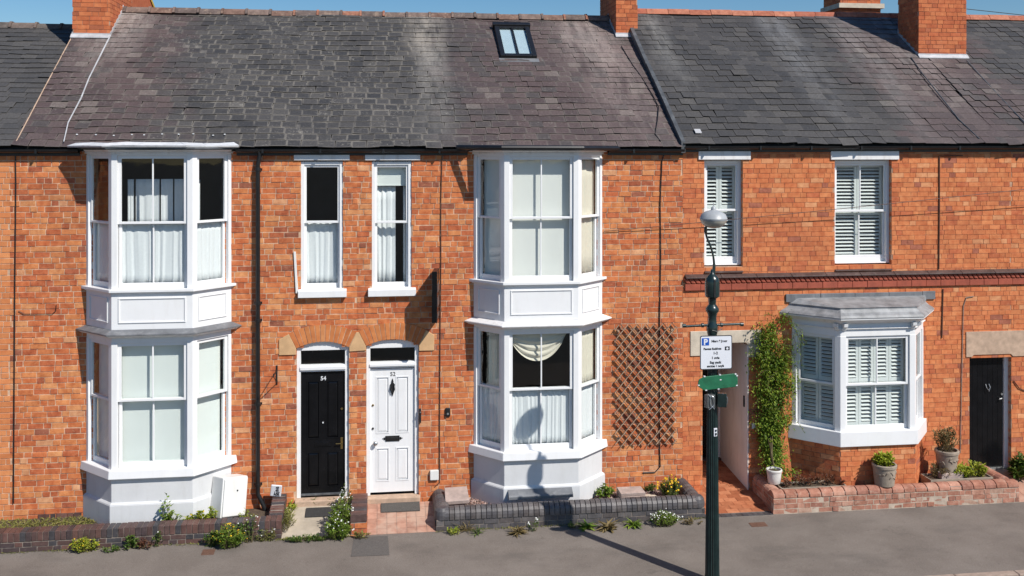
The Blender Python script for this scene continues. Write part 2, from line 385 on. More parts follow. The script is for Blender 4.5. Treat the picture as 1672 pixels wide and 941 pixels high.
def leaf_mat(name, stops, trans=0.3, rough=0.55):
    t = NT(name)
    g = t.n('ShaderNodeNewGeometry'); c = t.ramp(g.outputs['Random Per Island'], stops)
    p = t.n('ShaderNodeBsdfPrincipled'); t.l(c, p.inputs['Base Color']); p.inputs['Roughness'].default_value = rough; p.inputs['Specular IOR Level'].default_value = 0.35
    tl = t.n('ShaderNodeBsdfTranslucent'); t.l(c, tl.inputs[0])
    mx = t.n('ShaderNodeMixShader'); mx.inputs[0].default_value = trans
    t.l(p.outputs[0], mx.inputs[1]); t.l(tl.outputs[0], mx.inputs[2]); t.l(mx.outputs[0], t.out.inputs[0]); return t.mat
M['leaf'] = leaf_mat('green_leaf', [(0, (.08, .15, .018)), (.5, (.16, .25, .03)), (1, (.27, .34, .05))])
M['leaf_dark'] = leaf_mat('deep_green_leaf', [(0, (.035, .075, .012)), (.5, (.08, .145, .022)), (1, (.17, .22, .04))])
M['leaf_lime'] = leaf_mat('yellow_green_leaf', [(0, (.17, .25, .02)), (.5, (.33, .38, .03)), (1, (.50, .50, .06))])
M['leaf_dry'] = leaf_mat('olive_dry_leaf', [(0, (.10, .075, .03)), (.5, (.20, .15, .06)), (1, (.30, .22, .10))])
M['leaf_red'] = leaf_mat('dead_red_stalk', [(0, (.09, .03, .018)), (.6, (.17, .07, .04)), (1, (.26, .14, .08))])
M['leaf_climber'] = leaf_mat('fresh_climber_leaf', [(0, (.06, .115, .012)), (.45, (.14, .225, .022)), (.8, (.25, .34, .035)), (1, (.38, .43, .06))])
M['stalk'] = simple('brown_stalk', (.11, .085, .04), 0.9, 0.3, 20, 0.3)
M['petal_white'] = leaf_mat('white_petal', [(0, (.75, .75, .7)), (1, (.85, .85, .82))])
M['petal_yellow'] = leaf_mat('yellow_petal', [(0, (.75, .42, .01)), (1, (.85, .62, .03))])
M['moss'] = leaf_mat('mossy_grass', [(0, (.10, .12, .025)), (.5, (.22, .22, .05)), (1, (.34, .31, .10))])
M['gravel'] = island('pink_gravel', [(0, (.36, .22, .18)), (.3, (.28, .18, .155)), (.55, (.44, .32, .28)), (.8, (.20, .14, .13))], 0.9, 0.3, bump=0.3)

# ------------------------------------------------------------------ brickwork
def subtract(a, b, cuts):
    out = [(a, b)]
    for (c, d) in cuts:
        nx = []
        for (p, q) in out:
            if d <= p or c >= q: nx.append((p, q)); continue
            if c > p: nx.append((p, c))
            if d < q: nx.append((d, q))
        out = nx
    return out
def bricks(mb, M4, u0, u1, z0, z1, course=0.088, L=0.228, holes=None, depth=0.1, joint=0.0140, jit=0.003, header=0.42, n0=0.0, bond=None):
    """lay courses of separate bricks on a vertical face"""
    mb.frame(M4)
    nrow = max(1, int(round((z1 - z0) / course))); c = (z1 - z0) / nrow
    for r in range(nrow):
        a = z0 + r * c; b = a + c - joint
        u = u0 - rnd.uniform(0, L) if bond is None else u0 - (0.5 * L if r % 2 else 0) * 1.0
        cells = []
        while u < u1:
            w = L * (0.5 if rnd.random() < header else 1.0) * (rnd.uniform(.93, 1.06) if bond is None else 1)
            cells.append((u, u + w)); u += w
        cuts = holes(a, b) if holes else []
        for (p, q) in subtract(u0, u1, cuts):
            for (s, e) in cells:
                s2, e2 = max(s, p), min(e, q)
                if e2 - s2 < 0.03: continue
                e3 = e2 - (joint if e2 < q - 1e-6 else 0)
                d = n0 + max(-.004, min(.006, rnd.gauss(0, jit * 0.7)))
                j = jit
                pts = [(s2, d, a), (e3, d, a), (e3, d - depth, a), (s2, d - depth, a), (s2, d, b), (e3, d, b), (e3, d - depth, b), (s2, d - depth, b)]
                pts = [(x + rnd.uniform(-j, j), y + (rnd.uniform(-.0009, .0009) if k in (0, 1, 4, 5) else 0), z + rnd.uniform(-j, j)) for k, (x, y, z) in enumerate(pts)]
                i = mb.add(pts)
                for q4 in ((0, 4, 5, 1), (4, 7, 6, 5), (0, 1, 2, 3), (0, 3, 7, 4), (1, 5, 6, 2)): mb.face([i + k for k in q4])
    mb.frame(None)
def core(mb, u0, u1, z0, z1, rects, n_front=-0.0065, n_back=-0.27, M4=FRONT):
    """the solid wall behind the bricks, with rectangular openings (u0,u1,z0,z1)"""
    zs = sorted({z0, z1, *[min(max(r[2], z0), z1) for r in rects], *[min(max(r[3], z0), z1) for r in rects]})
    mb.frame(M4)
    for a, b in zip(zs, zs[1:]):
        if b - a < 1e-5: continue
        m = (a + b) / 2
        for (p, q) in subtract(u0, u1, [(r[0], r[1]) for r in rects if r[2] < m < r[3]]):
            mb.box(p, q, n_back, n_front, a, b)
    mb.frame(None)
def rect_holes(rects):
    def f(a, b):
        m = (a + b) / 2
        return [(r[0], r[1]) for r in rects if r[2] < m < r[3]]
    return f

# ------------------------------------------------------------------ joinery
def sash_pair(parent, M4, u0, u1, z0, z1, zm, bar=True, stile=0.05, nf=0.0, bot=0.085, glass=M['glass'], mat=M['white'], barw=0.022, top=0.05):
    """two vertically sliding sashes, upper one outside; every sash and pane a mesh of its own"""
    for which in (0, 1):
        a, b = (zm - 0.018, z1) if which == 0 else (z0, zm + 0.018)
        n1 = nf - (0.0 if which == 0 else 0.045); n0 = n1 - 0.04
        tr, br = (top, 0.036) if which == 0 else (0.036, bot)
        mb = MB().frame(M4)
        ins = 0.0 if which == 0 else 0.008
        mb.box(u0 + ins, u0 + stile, n0, n1, a, b); mb.box(u1 - stile, u1 - ins, n0, n1, a, b)
        mb.box(u0 + stile, u1 - stile, n0 + .002, n1 - .002, a, a + br); mb.box(u0 + stile, u1 - stile, n0 + .002, n1 - .002, b - tr, b)
        if bar: mb.box((u0 + u1) / 2 - barw / 2, (u0 + u1) / 2 + barw / 2, n0 + .006, n1 - .006, a + br, b - tr)
        mb.build('sash', mat, parent, bevel=0.004)
        gp = MB().frame(M4); gm = (n0 + n1) / 2
        gp.box(u0 + stile - .004, u1 - stile + .004, gm - .002, gm + .002, a + br - .004, b - tr + .004)
        gp.build('pane', glass, parent)

def cloth(M4, u0, u1, z0, z1, n, folds, amp, mat, name, label, cat, seed=1, group=None, gather=0.0, hem=0.0):
    """a hanging curtain with folds and a thickness"""
    r = random.Random(seed); mb = MB().frame(M4); nu = max(12, folds * 10); nz = 6; th = 0.006
    ph = [r.uniform(-.6, .6) for _ in range(folds + 2)]; am = [r.uniform(.45, 1.2) for _ in range(folds + 2)]
    def prof(s, t):
        k = s * folds; i = int(k); fq = k - i
        A = am[i] * (1 - fq) + am[i + 1] * fq; P = ph[i] * (1 - fq) + ph[i + 1] * fq
        q = 2 * math.pi * (k + .22 * math.sin(k * 1.7 + seed) + .12 * math.sin(k * 4.1 + 2 * seed)) + P + 0.5 * math.sin(3 * t + s * 7)
        return n + amp * A * (.72 * math.sin(q) + .28 * math.sin(2.3 * q + seed)) * (0.7 + 0.3 * t)
    rows = []
    for side in (0, 1):
        for jz in range(nz + 1):
            t = jz / nz; zz = z1 + (z0 - z1) * t
            uc = (u0 + u1) / 2; sc = 1 - gather * (1 - abs(2 * t - 1))
            pts = []
            for k in range(nu + 1):
                s = k / nu; u = uc + (u0 + (u1 - u0) * s - uc) * sc
                pts.append((u, prof(s, t) - side * th, zz + (hem * math.sin(s * 9 + seed) if jz == nz else 0)))
            rows.append(mb.add(pts))
    for side in (0, 1):
        for jz in range(nz):
            a, b = rows[side * (nz + 1) + jz], rows[side * (nz + 1) + jz + 1]
            for k in range(nu):
                q = [a + k, a + k + 1, b + k + 1, b + k]
                mb.face(q if side else list(reversed(q)))
    for (k0, rev) in ((0, 0), (nu, 1)):
        for jz in range(nz):
            a, b = rows[jz] + k0, rows[jz + 1] + k0; c, d = rows[nz + 1 + jz] + k0, rows[nz + 2 + jz] + k0
            mb.face([a, b, d, c] if not rev else [c, d, b, a])
    for (r0, rev) in ((rows[0], 0), (rows[nz], 1)):
        r1 = rows[nz + 1] if r0 == rows[0] else rows[2 * nz + 1]
        for k in range(nu):
            q = [r0 + k, r0 + k + 1, r1 + k + 1, r1 + k]
            mb.face(list(reversed(q)) if rev else q)
    return tag(mb.build(name, mat, smooth=True), label, cat, group)
def blind(M4, u0, u1, z0, z1, n, mat, label, group=None):
    mb = MB().frame(M4); mb.box(u0, u1, n - .004, n, z0 + .02, z1); mb.box(u0, u1, n - .012, n + .006, z0, z0 + .02)
    mb.box(u0, u1, n - .05, n - .006, z1 + .001, z1 + .04)
    return tag(mb.build('roller_blind', mat), label, 'blind', group)
def shutter(parent, M4, u0, u1, z0, z1, n, tilt=40, mid=True):
    mb = MB().frame(M4); s = 0.045
    mb.box(u0, u0 + s, n - .026, n, z0, z1); mb.box(u1 - s, u1, n - .026, n, z0, z1)
    rails = [(z0, z0 + .07), (z1 - .07, z1)]
    if mid: rails.append(((z0 + z1) / 2 - .03, (z0 + z1) / 2 + .03))
    for a, b in rails: mb.box(u0 + s, u1 - s, n - .025, n - .001, a, b)
    rails.sort(); c, sn = math.cos(R(tilt)), math.sin(R(tilt))
    for (a, b) in zip([r_[1] for r_ in rails], [r_[0] for r_ in rails[1:]]):
        k = max(1, int(round((b - a) / 0.062)))
        for i in range(k):
            zc = a + (i + .5) * (b - a) / k; h = .0265; t = .0035
            y1, y2 = n - .013 + h * c, n - .013 - h * c; zz1, zz2 = zc - h * sn, zc + h * sn
            mb.hexa([(u0 + s, y2, zz2 - t), (u1 - s, y2, zz2 - t), (u1 - s, y1, zz1 - t), (u0 + s, y1, zz1 - t),
                     (u0 + s, y2, zz2 + t), (u1 - s, y2, zz2 + t), (u1 - s, y1, zz1 + t), (u0 + s, y1, zz1 + t)])
    return mb.build('shutter', M['shutter'], parent)

def poly_off(P, o):
    """offset the open plan A-B-C-D outwards by o, ends kept on the wall line"""
    segs = []
    for a, b in zip(P, P[1:]):
        u = Vector((b[0] - a[0], b[1] - a[1])); u.normalize(); n = Vector((u.y, -u.x)) * o
        segs.append((Vector(a) + n, u))
    def inter(s, t):
        (p, u), (q, v) = s, t; den = u.x * v.y - u.y * v.x; w = q - p
        k = (w.x * v.y - w.y * v.x) / den; return p + u * k
    wall = (Vector((0, P[0][1])), Vector((1, 0)))
    return [tuple(inter(segs[0], wall)), tuple(inter(segs[0], segs[1])), tuple(inter(segs[1], segs[2])), tuple(inter(segs[2], wall))]
def bay_slab(mb, P, o, z0, z1, o_top=None):
    a = poly_off(P, o); b = poly_off(P, o if o_top is None else o_top)
    i = mb.add([(*p, z0) for p in a] + [(*p, z1) for p in b]); n = 4
    mb.face([i + 3, i + 2, i + 1, i]); mb.face([i + 4, i + 5, i + 6, i + 7])
    for k in range(4):
        j = (k + 1) % 4; mb.face([i + k, i + j, i + 4 + j, i + 4 + k])
def bay_posts(mb, P, z0, z1, w=0.085, d=0.10, end=0.06):
    """posts at the two front corners and against the wall"""
    A, B, C, D = P
    for (p, q, r_) in ((A, B, C), (B, C, D)):
        u1 = (Vector(q) - Vector(p)).normalized(); u2 = (Vector(r_) - Vector(q)).normalized()
        n1 = Vector((u1.y, -u1.x)); n2 = Vector((u2.y, -u2.x)); Q = Vector(q)
        inn = -(n1 + n2).normalized() * d * 1.15
        mb.prism([tuple(Q - u1 * w), tuple(Q), tuple(Q + u2 * w), tuple(Q + u2 * w - n2 * d), tuple(Q + inn), tuple(Q - u1 * w - n1 * d)], z0, z1)
    for (p, q) in ((A, B), (D, C)):
        u = (Vector(q) - Vector(p)).normalized(); n = Vector((u.y, -u.x)) if p == A else Vector((-u.y, u.x)); Q = Vector(p)
        mb.prism([tuple(Q), tuple(Q + u * end), tuple(Q + u * end - n * d), tuple(Q - n * d + Vector((0, .0)))], z0, z1)
def moulding(mb, M4, u0, u1, z0, z1, n, w=0.022, t=0.014):
    mb.frame(M4)
    mb.box(u0, u1, n, n + t, z1 - w, z1); mb.box(u0, u1, n, n + t, z0, z0 + w)
    mb.box(u0, u0 + w, n, n + t - .001, z0 + w, z1 - w); mb.box(u1 - w, u1, n, n + t - .001, z0 + w, z1 - w)
    mb.frame(None)
def text_mesh(body, size, M4, name, mat, parent, depth=0.003, align='CENTER', bold=0.0, sx=1.0):
    cu = bpy.data.curves.new('lettering', 'FONT'); cu.body = body; cu.size = size; cu.extrude = depth; cu.align_x = align; cu.offset = bold
    o = bpy.data.objects.new('lettering', cu); col.objects.link(o)
    dg = bpy.context.evaluated_depsgraph_get(); me = bpy.data.meshes.new_from_object(o.evaluated_get(dg))
    bpy.data.objects.remove(o); bpy.data.curves.remove(cu)
    me.name = name; me.transform(Matrix.Diagonal((sx, 1, 1, 1)))
    # text lies in x-y: x -> u, y -> z, z -> n
    T = M4 @ Matrix(((1, 0, 0, 0), (0, 0, 1, 0), (0, 1, 0, 0), (0, 0, 0, 1)))
    me.transform(T)
    me.transform(Matrix.Translation(-WORLD[parent.name])); me.materials.clear(); me.materials.append(mat)
    ob = bpy.data.objects.new(name, me); col.objects.link(ob); ob.parent = parent; WORLD[ob.name] = WORLD[parent.name]
    return ob

# ------------------------------------------------------------------ the terrace: shared numbers
XA, XB, XC, XE = -5.65, -0.36, 5.05, 11.02
ZW0, ZW1 = 0.05, 5.97
EAVES_Y = -0.10
ROOFS = {'left': (EAVES_Y, 6.0, 4.0, 8.31), 'main': (EAVES_Y, 6.0, 4.0, 8.65), 'right': (EAVES_Y, 6.06, 4.0, 8.81)}
def roof_pt(px, py, key, lift=0.0):
    yE, zE, yR, zR = ROOFS[key]; tn = (zR - zE) / (yR - yE)
    a = (px - 836) / FOC; k = (py - HOR) / FOC
    # EYE - d k = zE + (d (CY - a SY) - DIST - yE) tn
    d = (EYE - zE + (DIST + yE) * tn) / (k + (CY - a * SY) * tn)
    y = d * (CY - a * SY) - DIST
    return Vector((d * (a * CY + SY), y - lift * 0.54, zE + (y - yE) * tn + lift * 0.84))

houses = {
    'left': empty('terraced_house', (-7.5, 0, .1), 'terraced house at far left with lower dark roof and even orange brick', 'house'),
    'h54': empty('terraced_house', (-3, 0, .1), 'brick house with the black front door and two storey white bay at left', 'house'),
    'h52': empty('terraced_house', (2.3, 0, .1), 'brick house with the white front door, skylight and two storey white bay', 'house'),
    'right': empty('terraced_house', (8, 0, .1), 'smooth red brick house with single storey bay, string course and shuttered windows', 'house'),
    'far': empty('terraced_house', (12.7, 0, .1), 'terraced house at far right edge beyond the last chimney', 'house'),
}
for h in houses.values(): h['group'] = 'terraced brick houses'

def arch_half(ar, z):
    xc, hw, zs, rise = ar
    if z <= zs: return hw
    if z >= zs + rise: return 0
    rr = (hw * hw + rise * rise) / (2 * rise); cz = zs + rise - rr
    return math.sqrt(max(0, rr * rr - (z - cz) ** 2))

# openings -------------------------------------------------------------------
W54 = (X(491), X(560), Z(528, 484), Z(528, 262))           # small upper window of the black door house
W52 = (X(607), X(672), Z(640, 482), Z(640, 262))
D54 = (X(527), (X(570) - X(484)) / 2, Z(527, 568), 0.10)   # centre, half width, spring, rise
D52 = (X(641), (X(684) - X(598)) / 2, Z(641, 564), 0.10)
THR = 0.38
BAY54 = [(-4.53, 0), (-4.02, -.53), (-2.83, -.53), (-2.33, 0)]
BAY52 = [(1.52, 0), (1.965, -.50), (3.17, -.50), (3.67, 0)]
BAYR = [(6.97, 0), (7.56, -.60), (8.88, -.60), (9.37, 0)]
WRA = (X(1150), X(1213), Z(1180, 436), Z(1180, 258))
WRB = (X(1363), X(1456), Z(1410, 434), Z(1410, 258))
PAS = (X(1147), X(1222), 0.0, Z(1190, 560))
DR = (X(1583), X(1655), 0.0, Z(1615, 583))

def wall(key, x0, x1, rects, arches=(), course=0.088, mat=M['brick'], mort=M['mortar'], **kw):
    mb = MB()
    hr = rect_holes(rects)
    def holes(a, b):
        m = (a + b) / 2; out = hr(a, b)
        for ar in arches:
            w = arch_half(ar, m)
            if w > 0: out.append((ar[0] - w, ar[0] + w))
        return out
    bricks(mb, FRONT, x0, x1, ZW0, ZW1, course=course, holes=holes, **kw)
    mb.mi = 1
    core(mb, x0, x1, ZW0, ZW1 - .003, list(rects) + [(a[0] - a[1], a[0] + a[1], -1, a[2] + a[3] * .98) for a in arches])
    return mb.build('wall', [mat, mort], houses[key])
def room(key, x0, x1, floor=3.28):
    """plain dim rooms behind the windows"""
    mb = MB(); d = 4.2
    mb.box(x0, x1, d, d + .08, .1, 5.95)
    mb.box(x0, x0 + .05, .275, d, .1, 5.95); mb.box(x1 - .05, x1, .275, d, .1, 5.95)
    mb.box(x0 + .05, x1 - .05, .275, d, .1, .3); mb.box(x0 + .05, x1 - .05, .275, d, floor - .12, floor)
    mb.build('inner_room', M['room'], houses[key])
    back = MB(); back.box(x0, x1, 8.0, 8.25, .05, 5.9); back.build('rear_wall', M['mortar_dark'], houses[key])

wall('left', -9.2, XA, [], mat=M['brick_smooth'], course=.0885, L=.235, jit=.001, header=.5)
wall('h54', XA, XB, [W54, (-4.42, -2.44, Z(250, 755), Z(250, 556)), (-4.42, -2.44, Z(250, 468), 5.86)], [D54])
wall('h52', XB, XC, [W52, (1.6, 3.58, Z(880, 735), Z(880, 540)), (1.6, 3.58, Z(880, 458), 5.86)], [D52])
wall('right', XC, XE, [WRA, WRB, (7.08, 9.32, Z(1400, 705), Z(1400, 535)), PAS, DR], mat=M['brick_right'], mort=M['mortar_dark'], course=.083, L=.222, jit=.0014, joint=.007)
wall('far', XE, 14.6, [], mat=M['brick_right'], mort=M['mortar_dark'], course=.083, L=.222, jit=.0014, joint=.007)
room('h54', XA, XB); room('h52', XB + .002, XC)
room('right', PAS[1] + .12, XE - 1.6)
for k, (a, b) in {'left': (-9.2, XA), 'far': (XE, 14.6)}.items():
    mb = MB(); mb.box(a, b, 8.0, 8.25, .05, 5.9); mb.build('rear_wall', M['mortar_dark'], houses[k])
mb = MB(); mb.box(14.6, 14.8, 0, 8.2, 0, 5.9); mb.build('end_wall', M['mortar_dark'], houses['far'])
mb = MB(); mb.box(-9.4, -9.2, 0, 8.2, 0, 5.9); mb.build('end_wall', M['mortar_dark'], houses['left'])

# ------------------------------------------------------------------ roofs
def roof(hkey, key, xl, xr, mat, ridge_mat, gauge=0.196, width=0.235, edge=None, tile=0.46, seed=1, skip=None, collar=True, ridge_off=0.0, split=None, slates=True):
    r = random.Random(seed); h = houses[hkey]
    yE, zE, yR, zR = ROOFS[key]; ln = math.hypot(yR - yE, zR - zE); ca, sa = (yR - yE) / ln, (zR - zE) / ln
    mb = MB(); mb.prism([(yE + .02, zE - .03), (yR, zR - .03), (8.35, zE - .05), (8.35, zE - .09), (yE + .02, zE - .07)], xl, xr, 'x')
    mb.build('roof_deck', M['roof_felt'], h)
    F = Matrix(((1, 0, 0, 0), (0, ca, -sa, yE), (0, sa, ca, zE), (0, 0, 0, 1)))
    s = MB().frame(F); s_first = s; s_next = MB().frame(F); rows = int(ln / gauge) + 1 if slates else 0; t = .009
    xr_all = split[1] if split else xr; xr, xr_keep = xr_all, xr
    def sag(u, v): return 0.022 * math.sin(u * .9 + seed) * math.sin(v * .9) + 0.010 * math.sin(u * 3.1 + v * 2.3)
    for k in range(rows):
        v0 = k * gauge - .03; v1 = min(v0 + gauge * 1.55, ln + .02)
        u = xl - (0.5 * width if k % 2 else 0) + r.uniform(-.03, .03); wv = .012 * math.sin(k * 2.1 + seed)
        while u < xr:
            w = width * r.uniform(.86, 1.16)
            a, b = max(u, xl), min(u + w - .003, xr); u += w
            if b - a < .04: continue
            if skip and skip((a + b) / 2, v0): continue
            dv = r.gauss(0, .004) + .007 * math.sin(a * 2.2 + k) + (-.05 if r.random() < .012 else 0)
            sk = r.gauss(0, .007); lift = r.uniform(0, .005) + (.012 if r.random() < .03 else 0); g0 = sag((a + b) / 2, v0)
            pts = [(a, v0 + dv - sk, .016 + lift + g0), (b, v0 + dv + sk, .016 + lift * .6 + g0), (b + sk, v1 + dv, g0), (a + sk, v1 + dv, g0)]
            s = s_next if split and (a + b) / 2 > xr_keep else s_first
            i = s.add(pts + [(p[0], p[1], p[2] + t) for p in pts])
            s.face((i + 4, i + 5, i + 6, i + 7), [(0, 0), (1, 0), (1, 1.55), (0, 1.55)])
            s.face((i, i + 1, i + 5, i + 4)); s.face((i + 1, i + 2, i + 6, i + 5)); s.face((i + 3, i, i + 4, i + 7))
    xr = xr_keep
    if slates: s_first.build('slate_covering', mat, h)
    if split: s_next.build('slate_covering', mat, houses[split[0]])
    # rear slope stays plain: never seen
    rt = MB(); u = xl - ridge_off; zc = zR + .035
    P = [(-.135, -.085), (-.10, -.02), (-.045, .032), (.045, .032), (.10, -.02), (.135, -.085)]
    while u < xr:
        a, b = max(u, xl), min(u + tile, xr); u += tile
        if b - a < .05: continue
        dz = r.gauss(0, .006)
        rt.prism([(yR + p[0], zc + p[1] + dz) for p in P], a + .004, b - .004, 'x')
        if collar: rt.prism([(yR + p[0] * 1.13, zc + p[1] * 1.0 + .016 + dz) for p in P], b - .045, b, 'x')
    rt.build('ridge_tiles', ridge_mat, h)
    return F
roof('left', 'left', -10.2, -5.60, M['slate_left'], M['ridge_grey'], gauge=.19, width=.29, seed=3)
roof('h54', 'main', -5.60, XB, M['slate_main'], M['ridge'], seed=5, ridge_off=.2, split=('h52', 5.0))
SKY_A, SKY_B = roof_pt(812, 98, 'main'), roof_pt(875, 98, 'main'); SKY_T = roof_pt(840, 52, 'main')
FM = roof('h52', 'main', XB, 5.0, M['slate_main'], M['ridge'], seed=6, slates=False)
roof('right', 'right', 5.03, 10.85, M['slate_right'], M['ridge_red'], gauge=.205, width=.27, seed=8, collar=False)
roof('far', 'right', 10.85, 15.2, M['slate_right'], M['ridge_red'], gauge=.205, width=.27, seed=9, collar=False)

def eaves(hkey, x0, x1, z, gaps=()):
    h = houses[hkey]
    for (a, b) in subtract(x0, x1, gaps):
        mb = MB(); prof = []
        n = 8; yc, zc, rr = -.085, z - .02, .055
        out = [(yc + rr * math.cos(math.pi + math.pi * k / n), zc + rr * math.sin(math.pi + math.pi * k / n)) for k in range(n + 1)]
        inn = [(yc + (rr - .006) * math.cos(math.pi + math.pi * k / n), zc + (rr - .006) * math.sin(math.pi + math.pi * k / n)) for k in range(n, -1, -1)]
        mb.prism(out + inn, a, b, 'x')
        k = a + .4
        while k < b - .1:
            mb.box(k, k + .03, -.147, -.02, zc - .062, zc + .004); k += .9
        mb.build('gutter', M['black_plastic'], h)
        f = MB(); f.box(a, b, -.026, -.008, z - .12, z + .01); f.build('fascia', M['black_plastic'], h)
eaves('left', -9.2, XA, 5.98)
eaves('h54', XA + .002, XB, 5.98, [(-4.62, -2.25)])
eaves('h52', XB, XC - .002, 5.98, [(1.42, 3.76)])
eaves('right', XC, XE - .2, 6.03)
eaves('far', XE - .2, 14.6, 6.03)

# dark verge strip colours in the shadow where the right roof steps up; mortar lines at the left verge
yE, zE, yR, zR = ROOFS['right']
mb = MB(); v = [roof_pt(1119, 234, 'right'), roof_pt(1038, 58, 'right')]
d = (v[1] - v[0])
def strip(mb, p, q, w, up0, up1, seg=9, wob=.012):
    for k in range(seg):
        a = p.lerp(q, k / seg); b = p.lerp(q, (k + 1) / seg - .002); o = rnd.uniform(-wob, wob)
        mb.hexa([(a.x - w + o, a.y, a.z + up0), (a.x + w + o, a.y, a.z + up0), (b.x + w + o, b.y, b.z + up0), (b.x - w + o, b.y, b.z + up0),
                 (a.x - w + o, a.y, a.z + up1), (a.x + w + o, a.y, a.z + up1), (b.x + w + o, b.y, b.z + up1), (b.x - w + o, b.y, b.z + up1)])
p, q = Vector((5.025, EAVES_Y - .02, 6.06)), Vector((5.025, 3.9, 8.75))
strip(mb, p, q, .035, -.16, .035); mb.build('verge_shade_strip', M['lead_dark'], houses['right'])
mb = MB(); mb.tube([roof_pt(26, 236, 'main', .03), roof_pt(72, 148, 'main', .03), roof_pt(116, 66, 'main', .03)], .009, 6)
mb.build('verge_mortar', M['stone_lintel'], houses['h54'])
mb = MB(); mb.tube([roof_pt(x, y, 'main', .052) for x, y in ((105, 236), (112, 205), (133, 165), (146, 132), (163, 98), (181, 62))], [.009, .010, .013, .011, .014, .014], 6)
mb.build('mortar_line', M['flash'], houses['h54'])
mb = MB(); mb.tube([roof_pt(x, y, 'main', .035) for x, y in ((1014, 78), (1032, 108), (1048, 130), (1066, 160), (1075, 178), (1073, 200), (1069, 222), (1078, 234))], .009, 5)
mb.build('aerial_cable', M['cable'], houses['h52'])
mb = MB()
mb.tube([roof_pt(x, y, 'right', .03) for x, y in ((1487, 96), (1505, 122), (1535, 160), (1565, 198), (1598, 229))], .012, 5)
mb.tube([roof_pt(x, y, 'right', .03) for x, y in ((1578, 102), (1603, 130), (1640, 170), (1690, 222))], .018, 5)
mb.build('roof_seam', M['lead_dark'], houses['right'])
mb = MB(); pa, pb = roof_pt(1133, 216, 'right'), roof_pt(1146, 222, 'right')
mb.hexa([(pa.x, pb.y, pb.z + .045), (pb.x, pb.y, pb.z + .045), (pb.x, pa.y, pa.z + .045), (pa.x, pa.y, pa.z + .045), (pa.x, pb.y, pb.z + .055), (pb.x, pb.y, pb.z + .055), (pb.x, pa.y, pa.z + .055), (pa.x, pa.y, pa.z + .055)])
mb.build('patch_slate', M['flash'], houses['right'])
mb = MB()
for k in range(16):
    a = roof_pt(130 + k * 27 + rnd.uniform(-6, 6), 224 + rnd.uniform(-2, 1), 'main', .035)
    if a.x > -2.4: break
    mb.box(a.x - .012, a.x + .012, a.y - .012, a.y + .012, a.z - .004, a.z + .012)
mb.build('slate_clips', M['lead_white'], houses['h54'])

# skylight -----------------------------------------------------------------------
yE, zE, yR, zR = ROOFS['main']; lnm = math.hypot(yR - yE, zR - zE); cm = (yR - yE) / lnm
def uv_main(p): return p.x, (p.y - yE) / cm
u0, v0 = uv_main(roof_pt(817, 98, 'main')); u1, _ = uv_main(roof_pt(876, 97, 'main')); _, v1 = uv_main(roof_pt(840, 49, 'main'))
mb = MB().frame(FM); fw = .09
mb.box(u0, u0 + fw, v0, v1, 0, .10); mb.box(u1 - fw, u1, v0, v1, 0, .10)
mb.box(u0 + fw, u1 - fw, v0 + .002, v0 + fw, 0, .098); mb.box(u0 + fw, u1 - fw, v1 - fw, v1 - .002, 0, .098)
mb.box((u0 + u1) / 2 - .02, (u0 + u1) / 2 + .02, v0 + fw, v1 - fw, .03, .085)
mb.box(u0 - .03, u1 + .03, v1 - .02, v1 + .10, .0, .125)
sk = mb.build('skylight', M['black_plastic'], houses['h52'], bevel=.008)
mb = MB().frame(FM); mb.box(u0 + fw - .01, u1 - fw + .01, v0 + fw - .01, v1 - fw + .01, .055, .06); mb.build('pane', M['glass'], sk)
mb = MB().frame(FM); mb.box(u0 + fw - .01, u1 - fw + .01, v0 + fw - .01, v1 - fw + .01, .034, .042); mb.build('sky_tinted_blind', simple('sky_reflection_tint', (.42, .52, .58), .8, .05), sk)  # blind tinted blue-grey, with the reflected sky put into its colour
mb = MB().frame(FM); mb.box(u0 - .03, u1 + .03, v0 - .14, v0 - .002, .030, .040); mb.build('apron', M['lead'], sk)

